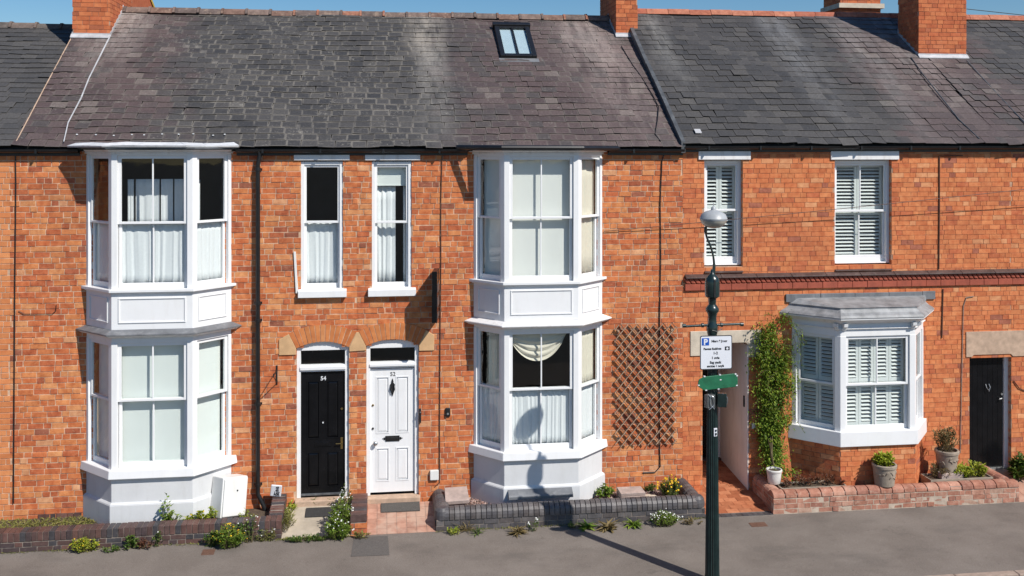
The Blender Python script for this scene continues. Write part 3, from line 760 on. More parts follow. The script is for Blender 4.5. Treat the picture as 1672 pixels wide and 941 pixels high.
# chimneys -----------------------------------------------------------------------
def chimney(hkey, x0, x1, y0, y1, zb, zt, key, flash=M['flash'], mat=M['brick_chimney'], band=False, L=.235):
    mb = MB()
    kw = dict(course=.083, L=L, depth=.06, jit=.0015, joint=.008)
    bricks(mb, fr((x0, y0), (x1, y0))[0], 0, x1 - x0, zb, zt, **kw)
    bricks(mb, fr((x1, y0 + .062), (x1, y1 - .062))[0], 0, y1 - y0 - .124, zb, zt, **kw)
    bricks(mb, fr((x0, y1 - .062), (x0, y0 + .062))[0], 0, y1 - y0 - .124, zb, zt, **kw)
    bricks(mb, fr((x1, y1), (x0, y1))[0], 0, x1 - x0, zb, zt, **kw)
    mb.mi = 1; mb.box(x0 + .008, x1 - .008, y0 + .008, y1 - .008, zb, zt - .004)
    c = mb.build('chimney', [mat, M['mortar_dark']], houses[hkey])
    yE, zE, yR, zR = ROOFS[key]; tn = (zR - zE) / (yR - yE); zf = zE + (y0 - yE) * tn
    mb = MB(); mb.box(x0 - .010, x1 + .010, y0 - .014, y0 + .02, zf - .05, zf + .08)
    ap = .07
    mb.hexa([(x0 - .02, y0 - ap, zf - ap * tn + .03), (x1 + .02, y0 - ap, zf - ap * tn + .03), (x1 + .02, y0 - .012, zf + .03), (x0 - .02, y0 - .012, zf + .03),
             (x0 - .02, y0 - ap, zf - ap * tn + .045), (x1 + .02, y0 - ap, zf - ap * tn + .045), (x1 + .02, y0 - .012, zf + .06), (x0 - .02, y0 - .012, zf + .06)])
    k = y0 + .02
    while k < min(yR, y1) - .01:
        e = min(k + .15, yR, y1); zz = zE + (k - yE) * tn
        for (xa, xb) in ((x1 - .01, x1 + .012), (x0 - .012, x0 + .01)):
            mb.hexa([(xa, k, zz - .03), (xb, k, zz - .03), (xb, e - .004, zz + .15 * tn - .03), (xa, e - .004, zz + .15 * tn - .03), (xa, k, zz + .09), (xb, k, zz + .09), (xb, e - .004, zz + .15), (xa, e - .004, zz + .15)])
        k += .15
    mb.build('flashing', flash, c)
    return c
a, b = roof_pt(118, 61, 'main'), roof_pt(179, 62, 'main')
CL = (a.x, b.x, a.y)
c = chimney('h54', a.x, b.x, a.y, 4.75, 7.6, 10.3, 'main', flash=M['flash'])
# the shoulder of the stack behind the ridge
mb = MB(); xs = b.x
s0, s1 = at(262, 12, 6.6), None
mb.prism([(4.76, 8.0), (7.4, 8.0), (7.4, 8.75), (5.1, 9.75), (4.76, 9.75)], xs - .35, xs - .02, 'x'); mb.build('stack_shoulder', M['brick_chimney'], c)
mb = MB(); mb.prism([(7.42, 8.76), (5.1, 9.77), (5.1, 9.85), (7.42, 8.84)], xs - .37, xs - .0, 'x'); mb.build('shoulder_coping', M['yellow_lichen'], c)
a, b = roof_pt(1006, 60, 'main'), roof_pt(1041, 60, 'main')
chimney('h52', a.x, b.x, a.y, 4.8, 7.6, 10.2, 'main')
a, b = roof_pt(1500, 94, 'right'), roof_pt(1577, 94, 'right')
bk = roof_pt(1467, 57, 'right')
chimney('right', a.x, b.x, a.y, max(a.y + .55, bk.y), 7.4, 10.6, 'right')
# rear stack behind the ridge
x0, z0 = at(1372, 20, 6.2); x1 = X(1438, 6.2)
mb = MB(); kw = dict(course=.083, L=.235, depth=.06, jit=.0015, joint=.008)
bricks(mb, fr((x0, 6.2), (x1, 6.2))[0], 0, x1 - x0, 7.4, 10.4, **kw); bricks(mb, fr((x0, 7.1), (x0, 6.27))[0], 0, .83, 7.4, 10.4, **kw)
mb.mi = 1; mb.box(x0 + .008, x1 - .008, 6.208, 7.1, 7.4, 10.39)
c = mb.build('chimney', [M['brick_chimney'], M['mortar_dark']], houses['right'])
zb_ = Z(1400, 9, 6.15); mb = MB(); mb.box(x0 - .06, x1 + .06, 6.13, 7.15, zb_ - .06, zb_ + .05); mb.build('stone_band', M['stone_pale'], c)

# ------------------------------------------------------------------ bays
def window_front(bay, P, z0, z1, zm, fr_stile=.052, corner=.085, bars=(False, True, False), mat=M['white'], end=.06, setback=.028, zoff=(0, 0, 0), bot=.085):
    A, B, C, D = P; out = []
    for k, (p, q) in enumerate(((A, B), (B, C), (C, D))):
        M4, Ln = fr(p, q); a = end if k == 0 else corner; b = Ln - (end if k == 2 else corner)
        sash_pair(bay, M4, a, b, z0, z1, zm + zoff[k], bar=bars[k], stile=fr_stile, nf=-setback, mat=mat, bot=bot)
        out.append((M4, a + fr_stile, b - fr_stile))
    return out
def face_panels(mb, P, z0, z1, mg=.10):
    A, B, C, D = P
    for (p, q) in ((A, B), (B, C), (C, D)):
        M4, Ln = fr(p, q); moulding(mb, M4, mg, Ln - mg, z0, z1, 0)

def two_storey_bay(hkey, P, zz, paint, skirt_mat, skirt_dark, name_lab, pxc):
    h = houses[hkey]; mb = MB()
    bay_posts(mb, P, zz['uh'], zz['top'] - .002); bay_posts(mb, P, zz['s1'], zz['uh'] - .001) if False else None
    mb = MB()
    bay_posts(mb, P, zz['s1'] - .01, zz['uh'] + .01); bay_posts(mb, P, zz['s0'] - .01, zz['lh'] + .01)
    bay_slab(mb, P, -.004, zz['uh'], zz['top'] - .005)                     # head of upper lights
    bay_slab(mb, P, .0, zz['p0'], zz['s1'] - .05)                          # spandrel
    bay_slab(mb, P, -.004, zz['lh'], zz['p0'] - .02)                       # head of lower lights
    face_panels(mb, P, zz['p0'] + .10, zz['s1'] - .13)
    bay = mb.build('bay_window', paint, h, bevel=.006)
    if name_lab: bay['label'] = name_lab
    mb = MB(); bay_slab(mb, P, .02, zz['top'] - .05, zz['top'] - .02); bay_slab(mb, P, .05, zz['top'] - .019, zz['top'] + .012, .075); mb.build('cornice', M['white_old'], bay, bevel=.006)
    mb = MB(); bay_slab(mb, P, .055, zz['s1'] - .045, zz['s1']); bay_slab(mb, P, .02, zz['s1'] - .07, zz['s1'] - .046); mb.build('sill', paint, bay, bevel=.006)
    mb = MB(); bay_slab(mb, P, .07, zz['s0'] - .13, zz['s0'], .055); mb.build('sill', paint, bay, bevel=.01)
    mb = MB(); bay_slab(mb, P, .0, ZW0 - .05, zz['s0'] - .131); bay_slab(mb, P, .035, ZW0 - .06, zz['b'], .035); bay_slab(mb, P, .035, zz['b'] + .001, zz['b'] + .035, .002)
    mb.build('plinth', M['render_white'], bay, bevel=.008)
    mb = MB(); bay_slab(mb, P, .115, zz['p0'] - .075, zz['p0'] - .055); bay_slab(mb, P, .115, zz['p0'] - .054, zz['p0'] + .0, .006); mb.build('skirt_roof', skirt_mat, bay, bevel=.004)
    mb = MB(); bay_slab(mb, P, .06, zz['p0'] - .11, zz['p0'] - .076, .10); mb.build('skirt_moulding', M['white_old'], bay, bevel=.005)
    return bay

def zlist(pxc, y, **k): return {n: Z(pxc, v, y) for n, v in k.items()}
z54 = zlist(250, -.53, top=246, uh=254, s1=472, p0=538, lh=560, s0=765, b=822)
bay54 = two_storey_bay('h54', BAY54, z54, M['white'], M['lead'], True, 'white two storey bay with a lead skirt', 250)
up54 = window_front(bay54, BAY54, z54['s1'], z54['uh'], Z(250, 364, -.5), bars=(False, True, False))
lo54 = window_front(bay54, BAY54, z54['s0'], z54['lh'], Z(250, 653, -.5), bars=(False, True, False))
mb = MB(); bay_slab(mb, BAY54, .13, z54['top'] + .02, z54['top'] + .05); mb.build('bay_roof', M['lead_dark'], bay54)
# crumpled bright flashing along the front of the bay roof
mb = MB(); zt = z54['top']
lips = [(-4.74, -.24), (-4.45, -.42), (-4.12, -.67), (-3.5, -.69), (-2.9, -.68), (-2.62, -.45), (-2.2, -.16)]
hh_ = [rnd.uniform(-.012, .012) for _ in range(40)]; hi_ = 0
for (p, q) in zip(lips, lips[1:]):
    M4, Ln = fr(p, q); mb.frame(M4); n = max(1, int(Ln / .24))
    for k in range(n):
        a0, a1 = Ln * k / n, Ln * (k + 1) / n; h0, h1 = hh_[hi_], hh_[hi_ + 1]; hi_ += 1
        mb.hexa([(a0, -.16, zt + .055), (a1, -.16, zt + .055), (a1, .0, zt + .050), (a0, .0, zt + .050),
                 (a0, -.16, zt + .125 + h0), (a1, -.16, zt + .125 + h1), (a1, .014 + h1 * .5, zt + .078 + h1 * .6), (a0, .014 + h0 * .5, zt + .078 + h0 * .6)])
mb.frame(None); mb.build('bay_flashing', M['lead_white'], bay54)
mb = MB(); mb.prism([(-4.62, EAVES_Y), *[(a, b + .1) for a, b in lips[1:-1]], (-2.25, EAVES_Y), (-2.25, .1), (-4.62, .1)], zt + .055, 6.02); mb.build('bay_roof_top', M['lead'], bay54)

z52 = zlist(885, -.50, top=247, uh=256, s1=460, p0=524, lh=541, s0=736, b=795)
bay52 = two_storey_bay('h52', BAY52, z52, M['white'], M['white_old'], False, 'white two storey bay with a peeling painted skirt', 885)
up52 = window_front(bay52, BAY52, z52['s1'], z52['uh'], Z(885, 356, -.5), bars=(False, True, False))
lo52 = window_front(bay52, BAY52, z52['s0'], z52['lh'], Z(885, 636, -.5), bars=(False, True, False))
mb = MB(); zt = z52['top']; bay_slab(mb, BAY52, .09, zt + .015, zt + .05); bay_slab(mb, BAY52, .0, zt + .05, 6.015); mb.build('bay_roof', M['lead_dark'], bay52)
mb = MB(); L5 = poly_off(BAY52, .12)
mb.tube([(L5[0][0] - .12, L5[0][1] - .10, zt + .06), (L5[1][0], L5[1][1], zt + .055), (L5[2][0], L5[2][1], zt + .05), (L5[3][0] + .08, -.10, zt + .045)], .042, 8); mb.build('bay_gutter', M['black_plastic'], bay52)
mb = MB(); mb.box(2.02, 3.05, -.66, -.53, Z(887, 812, -.6), Z(887, 812, -.6) + .04); mb.hexa([(2.02, -.66, Z(887, 812, -.6) + .04), (3.05, -.66, Z(887, 812, -.6) + .04), (3.05, -.50, Z(887, 812, -.6) + .04), (2.02, -.50, Z(887, 812, -.6) + .04),
    (2.02, -.64, Z(887, 812, -.6) + .06), (3.05, -.64, Z(887, 812, -.6) + .06), (3.05, -.50, Z(887, 812, -.6) + .14), (2.02, -.50, Z(887, 812, -.6) + .14)])
mb.build('vent_hood', M['lead'], bay52)

# bay of the right house -------------------------------------------------------------
zr = zlist(1430, -.60, ct=502, top=520, uh=549, s0=704, sb=727)
A, B, C, D = BAYR; mb = MB()
bay_posts(mb, BAYR, zr['s0'] - .01, zr['uh'] + .01, w=.10, end=.08); bay_slab(mb, BAYR, -.004, zr['uh'], zr['top'])
bayR = mb.build('bay_window', M['white'], houses['right'], bevel=.006); bayR['label'] = 'white single storey bay with a curved lead roof on a brick base'
loR = window_front(bayR, BAYR, zr['s0'], zr['uh'], Z(1430, 628, -.6), bars=(False, True, False), corner=.10, end=.08)
mb = MB(); bay_slab(mb, BAYR, .05, zr['sb'], zr['s0'] + .01, .045); mb.build('sill', M['white'], bayR, bevel=.008)
mb = MB(); bay_slab(mb, BAYR, .03, zr['top'] - .17, zr['top'] - .15); bay_slab(mb, BAYR, .04, zr['top'] - .07, zr['top'] - .002, .13); bay_slab(mb, BAYR, .15, zr['top'] - .001, zr['top'] + .035); mb.build('cornice', M['white_old'], bayR, bevel=.006)
for (p, q, e) in ((A, B, 1), (B, C, 0), (B, C, 1), (C, D, 0)):
    mb = MB(); M4, Ln = fr(p, q); uu = Ln - .09 if e else .02; mb.frame(M4)
    zt = zr['top'] - .07; mb.prism([(0.0, zt), (.10, zt), (.09, zt - .05), (.045, zt - .075), (.03, zt - .11), (0.0, zt - .13)], uu, uu + .07, 'x')
    mb.build('corbel', M['white'], bayR, bevel=.004)
mb = MB(); zt = zr['top'] + .036; pr = [(.16, 0), (.13, .035), (.075, .075), (.035, .12), (.03, .15)]
for (o0, h0), (o1, h1) in zip(pr, pr[1:]):
    a = poly_off(BAYR, o0); b = poly_off(BAYR, o1); i = mb.add([(*p, zt + h0) for p in a] + [(*p, zt + h1) for p in b])
    for k in range(3): mb.face([i + k, i + k + 1, i + 5 + k, i + 4 + k])
bay_slab(mb, BAYR, .155, zt - .012, zt); bay_slab(mb, BAYR, .028, zt, zt + .135)
mb.build('lead_roll_roof', M['lead_pale'], bayR, smooth=False)
mb = MB(); i = mb.add([(*p, zt + .152) for p in poly_off(BAYR, .045)] + [(7.05, -.012, zt + .24), (9.4, -.012, zt + .24)])
mb.face([i, i + 1, i + 4]); mb.face([i + 1, i + 2, i + 5, i + 4]); mb.face([i + 2, i + 3, i + 5]); mb.face([i, i + 4, i + 5, i + 3]); mb.face([i + 3, i + 2, i + 1, i])
mb.build('lead_flat', M['lead_pale'], bayR)
mb = MB(); x = 6.86
while x < 9.55:
    w = min(.62, 9.58 - x); mb.box(x, x + w - .006, -.03 - rnd.uniform(0, .008), -.003, zt + .17, zt + .30 + rnd.uniform(-.01, .01)); x += .62
mb.build('wall_flashing', M['lead'], bayR, bevel=.004)
mb = MB()
for (p, q) in ((A, B), (B, C), (C, D)):
    M4, Ln = fr(p, q); bricks(mb, M4, 0, Ln, .05, zr['sb'] - .004, course=.083, L=.235, jit=.0015, joint=.007, depth=.06)
mb.mi = 1; bay_slab(mb, BAYR, -.008, .04, zr['sb'] - .006)
mb.build('bay_base', [M['brick_right'], M['mortar_dark']], bayR)

# shutters: pairs behind every light of the right house
def shutters(bay, lights, z0, z1, zm, per, tilt=35):
    for (M4, a, b), n in zip(lights, per):
        w = (b - a + .06) / n
        for k in range(n):
            for (c, d) in ((z0 + .05, zm - .012), (zm + .012, z1 - .03)):
                shutter(bay, M4, a - .03 + w * k + .003, a - .03 + w * (k + 1) - .003, c, d, -.15, tilt, mid=False)
shutters(bayR, loR, zr['s0'], zr['uh'], Z(1430, 628, -.6), (2, 4, 2))

# cloths and blinds in the two tall bays
def lab3(kind, where): return [f'{kind} behind the {side} {where}' for side in ('left angled', 'front', 'right angled')]
for k, (M4, a, b) in enumerate(lo54):
    blind(M4, a - .02, b + .02, z54['s0'] + .06, z54['lh'] - .06, -.16, M['blind'], lab3('pale green roller blind', 'light of the lower left bay')[k], 'pale blinds in the lower left bay')
for k, (M4, a, b) in enumerate(up54):
    zt = Z(250, 364, -.5)
    cloth(M4, a - .03, b + .03, z54['s1'] + .05, zt - .004, -.125, (3, 8, 5)[k], .014, M['net'], 'net_curtain', lab3('white net half curtain', 'lower sash of the upper left bay')[k], 'curtain', 11 + k, 'net curtains in the upper left bay')
M4, a, b = up54[1]
for i_, (s, e) in enumerate(((.0, .10), (.13, .52), (.545, .74), (.765, 1.0))):
    cloth(M4, a + (b - a) * s, a + (b - a) * e, Z(250, 372, -.5), Z(250, 294, -.5), -.42, 2, .012, M['net'], 'long_curtain',
          ('narrow leftmost strip of grey curtain', 'wide grey curtain panel left of the glazing bar', 'middle grey curtain panel', 'rightmost grey curtain panel')[i_] + ' in the upper left bay', 'curtain', 31 + int(s * 50), 'grey curtains deeper in the upper left bay')
M4, a, b = up54[2]
cloth(M4, a, a + (b - a) * .62, Z(250, 372, -.5), Z(250, 296, -.5), -.40, 2, .012, M['net'], 'long_curtain', 'grey curtain panel in the upper right angled light of the left bay', 'curtain', 77, 'grey curtains deeper in the upper left bay')
for k, (M4, a, b) in enumerate(up52):
    if k < 2: blind(M4, a - .02, b + .02, z52['s1'] + .05, z52['uh'] - .04, -.16, M['blind_white'], lab3('off white roller blind', 'light of the upper middle bay')[k], 'blinds in the upper middle bay')
    else:
        cloth(M4, a - .03, b + .03, z52['s1'] + .05, z52['uh'] - .04, -.12, 4, .012, M['cream'], 'long_curtain', 'cream curtain drawn in the upper right angled light of the middle bay', 'curtain', 5)
for k, (M4, a, b) in enumerate(lo52):
    zt = Z(885, 636, -.5)
    cloth(M4, a - .03, b + .03, z52['s0'] + .05, zt - .004, -.125, (5, 12, 4)[k], .012, M['net'], 'net_curtain', lab3('gathered white net half curtain', 'lower sash of the lower middle bay')[k], 'curtain', 41 + k, 'net curtains in the lower middle bay')
    if k == 0: cloth(M4, a + (b - a) * .2, b - (b - a) * .06, zt, z52['lh'] - .05, -.16, 4, .018, M['cream'], 'long_curtain', 'pleated cream curtain in the left angled light of the lower middle bay', 'curtain', 8)
    if k == 2: cloth(M4, a - .03, b + .03, zt, z52['lh'] - .05, -.12, 4, .014, M['cream'], 'long_curtain', 'pleated cream curtain in the right angled light of the lower middle bay', 'curtain', 9)
# swag hanging behind the front light
M4, a, b = lo52[1]; mb = MB().frame(M4); cx = (a + b) / 2 - .05; zt = z52['lh'] - .05; nu, nv = 24, 14; th = .008
grid = []
for side in (0, 1):
    rows = []
    for j in range(nv + 1):
        t = j / nv; pts = []
        for i in range(nu + 1):
            s = i / nu * 2 - 1; drop = .05 + .40 * (1 - s * s) ** .75
            pts.append((cx + .50 * s * (1 - .10 * t), -.135 + .026 * math.sin(t * 26 + s * s * 2) * (1 - .5 * s * s) - side * th, zt - drop * t))
        rows.append(mb.add(pts))
    grid.append(rows)
for side in (0, 1):
    for j in range(nv):
        for i in range(nu):
            p, q = grid[side][j] + i, grid[side][j + 1] + i; f = [p, p + 1, q + 1, q]; mb.face(f if side else f[::-1])
tag(mb.build('swag_pelmet', M['cream'], smooth=True), 'cream draped swag hanging in the lower middle bay window', 'pelmet')

# ------------------------------------------------------------------ flat sash windows
def flat_window(hkey, op, zsill, zhead, zm, recess, frame=.055, bar=True, lintel=None, sill=None, sill_mat=M['white'], lintel_mat=M['white_old'], x1=None, lab=None, bot=.085):
    h = houses[hkey]; x0 = op[0]; x1 = x1 or op[1]
    mb = MB().frame(FRONT)
    mb.box(x0 + .001, x0 + frame, -recess - .13, -recess, zsill, zhead); mb.box(x1 - frame, x1 - .001, -recess - .13, -recess, zsill, zhead)
    mb.box(x0 + frame, x1 - frame, -recess - .13, -recess - .002, zhead - frame, zhead - .001); mb.box(x0 + frame, x1 - frame, -recess - .13, -recess - .001, zsill - .002, zsill + .02)
    if x1 < op[1] - .01: pass
    w = mb.build('window', M['white'], h, bevel=.005)
    if lab: w['label'] = lab
    sash_pair(w, FRONT, x0 + frame - .012, x1 - frame + .012, zsill + .015, zhead - frame + .012, zm, bar=bar, stile=.045, nf=-recess - .025, bot=bot)
    if lintel:
        mb = MB().frame(FRONT); mb.box(lintel[0], lintel[1], -.08, .028, lintel[2], lintel[3]); mb.build('lintel', lintel_mat, w, bevel=.006)
    if sill:
        mb = MB().frame(FRONT); mb.hexa([(sill[0], .085, sill[2]), (sill[1], .085, sill[2]), (sill[1], -recess - .02, sill[2]), (sill[0], -recess - .02, sill[2]),
            (sill[0], .085, sill[3] - .012), (sill[1], .085, sill[3] - .012), (sill[1], -recess - .02, sill[3] + .02), (sill[0], -recess - .02, sill[3] + .02)]); mb.build('sill', sill_mat, w, bevel=.006)
    return w, (x0 + frame + .03, x1 - frame - .03)
w, (a, b) = flat_window('h54', W54, Z(528, 474), Z(528, 264), Z(528, 363), .02, bar=False, lintel=(X(480), X(571), Z(525, 262), Z(525, 253)), sill=(X(487), X(566), Z(526, 485), Z(526, 473)), lab='narrow sash window above the black door')
cloth(FRONT, a - .03, b + .03, Z(528, 468), Z(528, 363), -.165, 5, .018, M['net'], 'net_curtain', 'white net curtain in the narrow window above the black door', 'curtain', 21)
w, (a, b) = flat_window('h52', W52, Z(640, 472), Z(640, 264), Z(640, 363), .02, bar=False, lintel=(X(596), X(686), Z(640, 262), Z(640, 253)), sill=(X(601), X(679), Z(640, 483), Z(640, 471)), lab='narrow sash window above the white door')
blind(FRONT, a - .02, b + .02, Z(640, 304), Z(640, 268), -.15, M['blind'], 'short pale blind at the top of the narrow window above the white door')
cloth(FRONT, a - .03, a + (b - a) * .64, Z(640, 470), Z(640, 300), -.22, 3, .028, M['net'], 'long_curtain', 'pleated curtain drawn to the left in the window above the white door', 'curtain', 23)
cloth(FRONT, b - .045, b + .03, Z(640, 470), Z(640, 300), -.22, 1, .015, M['net'], 'long_curtain', 'thin curtain strip at the right of the window above the white door', 'curtain', 24)
for (op, xr, zs, zh, zm_, lin, n, lab) in ((WRA, X(1207), Z(1180, 434), Z(1180, 262), Z(1180, 344), (X(1140), X(1225), Z(1180, 261), Z(1180, 247)), 2, 'narrow shuttered sash window behind the street lamp'),
                              (WRB, X(1449), Z(1410, 431), Z(1410, 262), Z(1410, 345), (X(1356), X(1467), Z(1410, 261), Z(1410, 247)), 2, 'wider shuttered sash window above the single storey bay')):
    w, (a, b) = flat_window('right', op, zs, zh, zm_, .085, bar=(op is WRB), lintel=lin, sill=None, x1=op[1], lab=lab, bot=.12)
    m2 = (a + b) / 2
    for (p, q) in ((a - .03, m2 - .004), (m2 + .004, b + .03)):
        for (c, d) in ((zs + .07, zm_ - .012), (zm_ + .012, zh - .06)): shutter(w, FRONT, p, q, c, d, -.235, 32, mid=False)
    mb = MB().frame(FRONT); mb.hexa([(op[0] - .002, .03, zs - .12), (op[1] + .002, .03, zs - .12), (op[1] + .002, -.2, zs - .10), (op[0] - .002, -.2, zs - .10),
        (op[0] + .002, .03, zs - .10), (op[1] - .002, .03, zs - .10), (op[1] - .002, -.2, zs - .008), (op[0] + .002, -.2, zs - .008)]); mb.build('sill', M['sill_dark'], w, bevel=.004)

# string course on the right house -----------------------------------------------------
zt, zl = Z(1400, 443), Z(1400, 469)
mb = MB().frame(FRONT); x = X(1118)
while x < 14.6:
    e = min(x + .62, 14.6)
    mb.hexa([(x, .09, zt - .07), (e - .004, .09, zt - .07), (e - .004, -.01, zt - .07), (x, -.01, zt - .07), (x, .09, zt - .05), (e - .004, .09, zt - .05), (e - .004, -.01, zt), (x, -.01, zt)]); x += .62
mb.build('string_course', M['sill_dark'], houses['right'], bevel=.006)
mb = MB().frame(FRONT); x = X(1120)
while x < 14.6:
    mb.hexa([(x, .05, zt - .16), (x + .075, .05, zt - .16), (x + .075, -.02, zt - .16), (x, -.02, zt - .16), (x - .055, .055, zt - .075), (x + .02, .055, zt - .075), (x + .02, -.02, zt - .075), (x - .055, -.02, zt - .075)]); x += .088
mb.build('rope_moulding', M['rope'], houses['right'], bevel=.014)
mb = MB().frame(FRONT); x = X(1118)
while x < 14.6:
    e = min(x + .27, 14.6); mb.box(x, e - .006, -.02, .035 + rnd.uniform(-.003, .003), zl, zt - .165); x += .27
mb.build('red_band', M['rope'], houses['right'], bevel=.004)

# ------------------------------------------------------------------ front doors
def arch_ring(mb, ar, th=.27, n=13, y0=-.012):
    xc, hw, zs, rise = ar; rr = (hw * hw + rise * rise) / (2 * rise); cz = zs + rise - rr; ph = math.asin(hw / rr)
    for k in range(n):
        a0 = -ph + 2 * ph * k / n + .0055; a1 = -ph + 2 * ph * (k + 1) / n - .0055
        t = th + rnd.uniform(-.004, .004); j = rnd.uniform(-.002, .002)
        q = [(xc + rr * math.sin(a0), cz + rr * math.cos(a0)), (xc + rr * math.sin(a1), cz + rr * math.cos(a1)), (xc + (rr + t) * math.sin(a1), cz + (rr + t) * math.cos(a1)), (xc + (rr + t) * math.sin(a0), cz + (rr + t) * math.cos(a0))]
        mb.prism(q, y0 + j, .11, 'y')
    mb.mi = 1
    q = [(xc + r_ * math.sin(a), cz + r_ * math.cos(a)) for (r_, s) in ((rr + .004, 1), (rr + th - .006, -1)) for a in [s * (-ph + 2 * ph * k / 12) for k in range(13)]]
    mb.prism(q, y0 + .007, .10, 'y'); mb.mi = 0
def skew_stones(h, polys):
    for p in polys:
        mb = MB(); mb.prism(p, -.016, .1, 'y'); mb.build('springer_stone', M['stone'], h, bevel=.005)
for hk, ar in (('h54', D54), ('h52', D52)):
    mb = MB(); arch_ring(mb, ar); mb.build('door_arch', [M['brick_arch'], M['mortar']], houses[hk])
l, r_, zs = D54[0] - D54[1], D54[0] + D54[1], D54[2]
skew_stones(houses['h54'], [[(l - .27, zs - .10), (l - .004, zs - .10), (l - .004, zs), (l - .118, zs + .235), (l - .27, zs + .15)]])
l2, zs2 = D52[0] - D52[1], D52[2]; md = (r_ + l2) / 2
skew_stones(houses['h54'], [[(r_ + .004, zs - .07), (l2 - .004, zs2 - .07), (l2 - .004, zs2), (md + .02, zs2 + .225), (md - .02, zs2 + .225), (r_ + .004, zs)]])
r2 = D52[0] + D52[1]
skew_stones(houses['h52'], [[(r2 + .004, zs2 - .10), (r2 + .25, zs2 - .10), (r2 + .25, zs2 + .15), (r2 + .118, zs2 + .235), (r2 + .004, zs2)]])

def door_frame(h, ar, zbar0, zbar1, thr, n=-.045, jw=.065, lab=None):
    xc, hw, zs, rise = ar; mb = MB().frame(FRONT); d = .10
    mb.box(xc - hw + .002, xc - hw + jw, n - d, n, thr - .02, zs - .01); mb.box(xc + hw - jw, xc + hw - .002, n - d, n, thr - .02, zs - .01)
    mb.box(xc - hw + jw, xc + hw - jw, n - d, n - .004, zbar0, zbar1); mb.box(xc - hw + jw - .01, xc + hw - jw + .01, n - .02, n + .022, zbar0 + .03, zbar1 - .025)
    mb.frame(None)
    rr = (hw * hw + rise * rise) / (2 * rise); cz = zs + rise - rr; ph = math.asin((hw - .004) / rr)
    q = [(xc + rr * math.sin(-ph + 2 * ph * k / 14), cz + (rr - .003) * math.cos(-ph + 2 * ph * k / 14)) for k in range(15)] + [(xc + hw - .004, zs - .05), (xc - hw + .004, zs - .05)]
    mb.prism(q, -n + .001, -n + d - .002, 'y')
    f = mb.build('door_frame', M['white'], h, bevel=.005)
    g = MB().frame(FRONT); g.box(xc - hw + jw - .004, xc + hw - jw + .004, n - .06, n - .055, zbar1 - .004, zs - .046); g.build('transom_pane', M['glass'], f)
    s = MB().frame(FRONT); s.box(xc - hw - .02, xc + hw + .02, -.10, .10, .10, thr - .022); s.build('threshold', M['stone_lintel'], f, bevel=.012)
    return f
def panel_door(h, x0, x1, z0, z1, n, mat, lab, panels, th=.045, raised=True):
    mb = MB().frame(FRONT)
    us = [(p[0], p[1]) for p in panels]
    mb.box(x0, x1, n - th, n - .016, z0, z1)
    rects = [(p[0], p[1], p[2], p[3]) for p in panels]
    zs = sorted({z0, z1, *[r[2] for r in rects], *[r[3] for r in rects]})
    for a, b in zip(zs, zs[1:]):
        m = (a + b) / 2
        for (p, q) in subtract(x0, x1, [(r[0], r[1]) for r in rects if r[2] < m < r[3]]): mb.box(p, q, n - .0159, n, a, b)
    for (a, b, c, d) in rects:
        w = .022; mb.frame(None); moulding(mb, FRONT, a - .004, b + .004, c - .004, d + .004, n, w=.018, t=.006); mb.frame(FRONT)
        g = .045; i = mb.add([(a + .012, n - .015, c + .012), (b - .012, n - .015, c + .012), (b - .012, n - .015, d - .012), (a + .012, n - .015, d - .012),
                      (a + g, n - .003, c + g), (b - g, n - .003, c + g), (b - g, n - .003, d - g), (a + g, n - .003, d - g)])
        mb.face([i + 4, i + 5, i + 6, i + 7])
        for k in range(4): j = (k + 1) % 4; mb.face([i + k, i + j, i + 4 + j, i + 4 + k])
    mb.frame(None)
    d = mb.build('front_door', mat, h, bevel=.0); d['label'] = lab
    return d
# black door
f = door_frame(houses['h54'], D54, Z(527, 608), Z(527, 597), Z(527, 810, .05))
nD = -.085; x0, x1 = D54[0] - D54[1] + .062, D54[0] + D54[1] - .062; z0, z1 = Z(527, 806, .085), Z(527, 608, .085)
zc = [Z(527, v, .085) for v in (795, 738, 716, 622)]
m = (x0 + x1) / 2
d54 = panel_door(houses['h54'], x0, x1, z0, z1, nD, M['black_gloss'], 'black panelled front door with number 54', [(x0 + .10, m - .055, zc[0], zc[1]), (m + .055, x1 - .10, zc[0], zc[1]), (x0 + .10, m - .055, zc[2], zc[3]), (m + .055, x1 - .10, zc[2], zc[3])])
text_mesh('54', .09, Matrix.Translation((m + .005, -nD - .0, Z(527, 621, .085))) @ Matrix.Diagonal((1, -1, 1, 1)), 'house_number', M['lead_white'], d54, bold=.002)
mb = MB().frame(FRONT); mb.box(m - .13, m + .13, nD, nD + .012, Z(527, 729, .085), Z(527, 720, .085)); mb.box(m - .10, m + .10, nD + .012, nD + .018, Z(527, 727, .085), Z(527, 722, .085)); mb.build('letter_plate', M['black_gloss'], d54, bevel=.004)
mb = MB().frame(FRONT); zz = Z(563, 723, .085); mb.box(x1 - .075, x1 - .04, nD, nD + .012, zz - .10, zz + .09); mb.box(x1 - .15, x1 - .045, nD + .035, nD + .05, zz - .008, zz + .008); mb.box(x1 - .065, x1 - .05, nD + .01, nD + .05, zz - .008, zz + .008); mb.build('handle', M['brass'], d54, bevel=.004)
mb = MB(); mb.tube([(x1 - .055, -nD + .0, Z(563, 667, .085)), (x1 - .055, -nD - .02, Z(563, 667, .085))], .018, 12); mb.build('lock', M['brass'], d54)
mb = MB(); mb.tube([(m, -nD, Z(527, 690, .085)), (m, -nD - .015, Z(527, 690, .085))], .012, 10); mb.build('spyhole', M['lead_white'], d54)
mb = MB().frame(FRONT); mb.box(x0, x1, nD - .01, nD + .035, z0 - .02, z0 + .012); mb.build('weather_bar', M['lead_dark'], d54, bevel=.006)
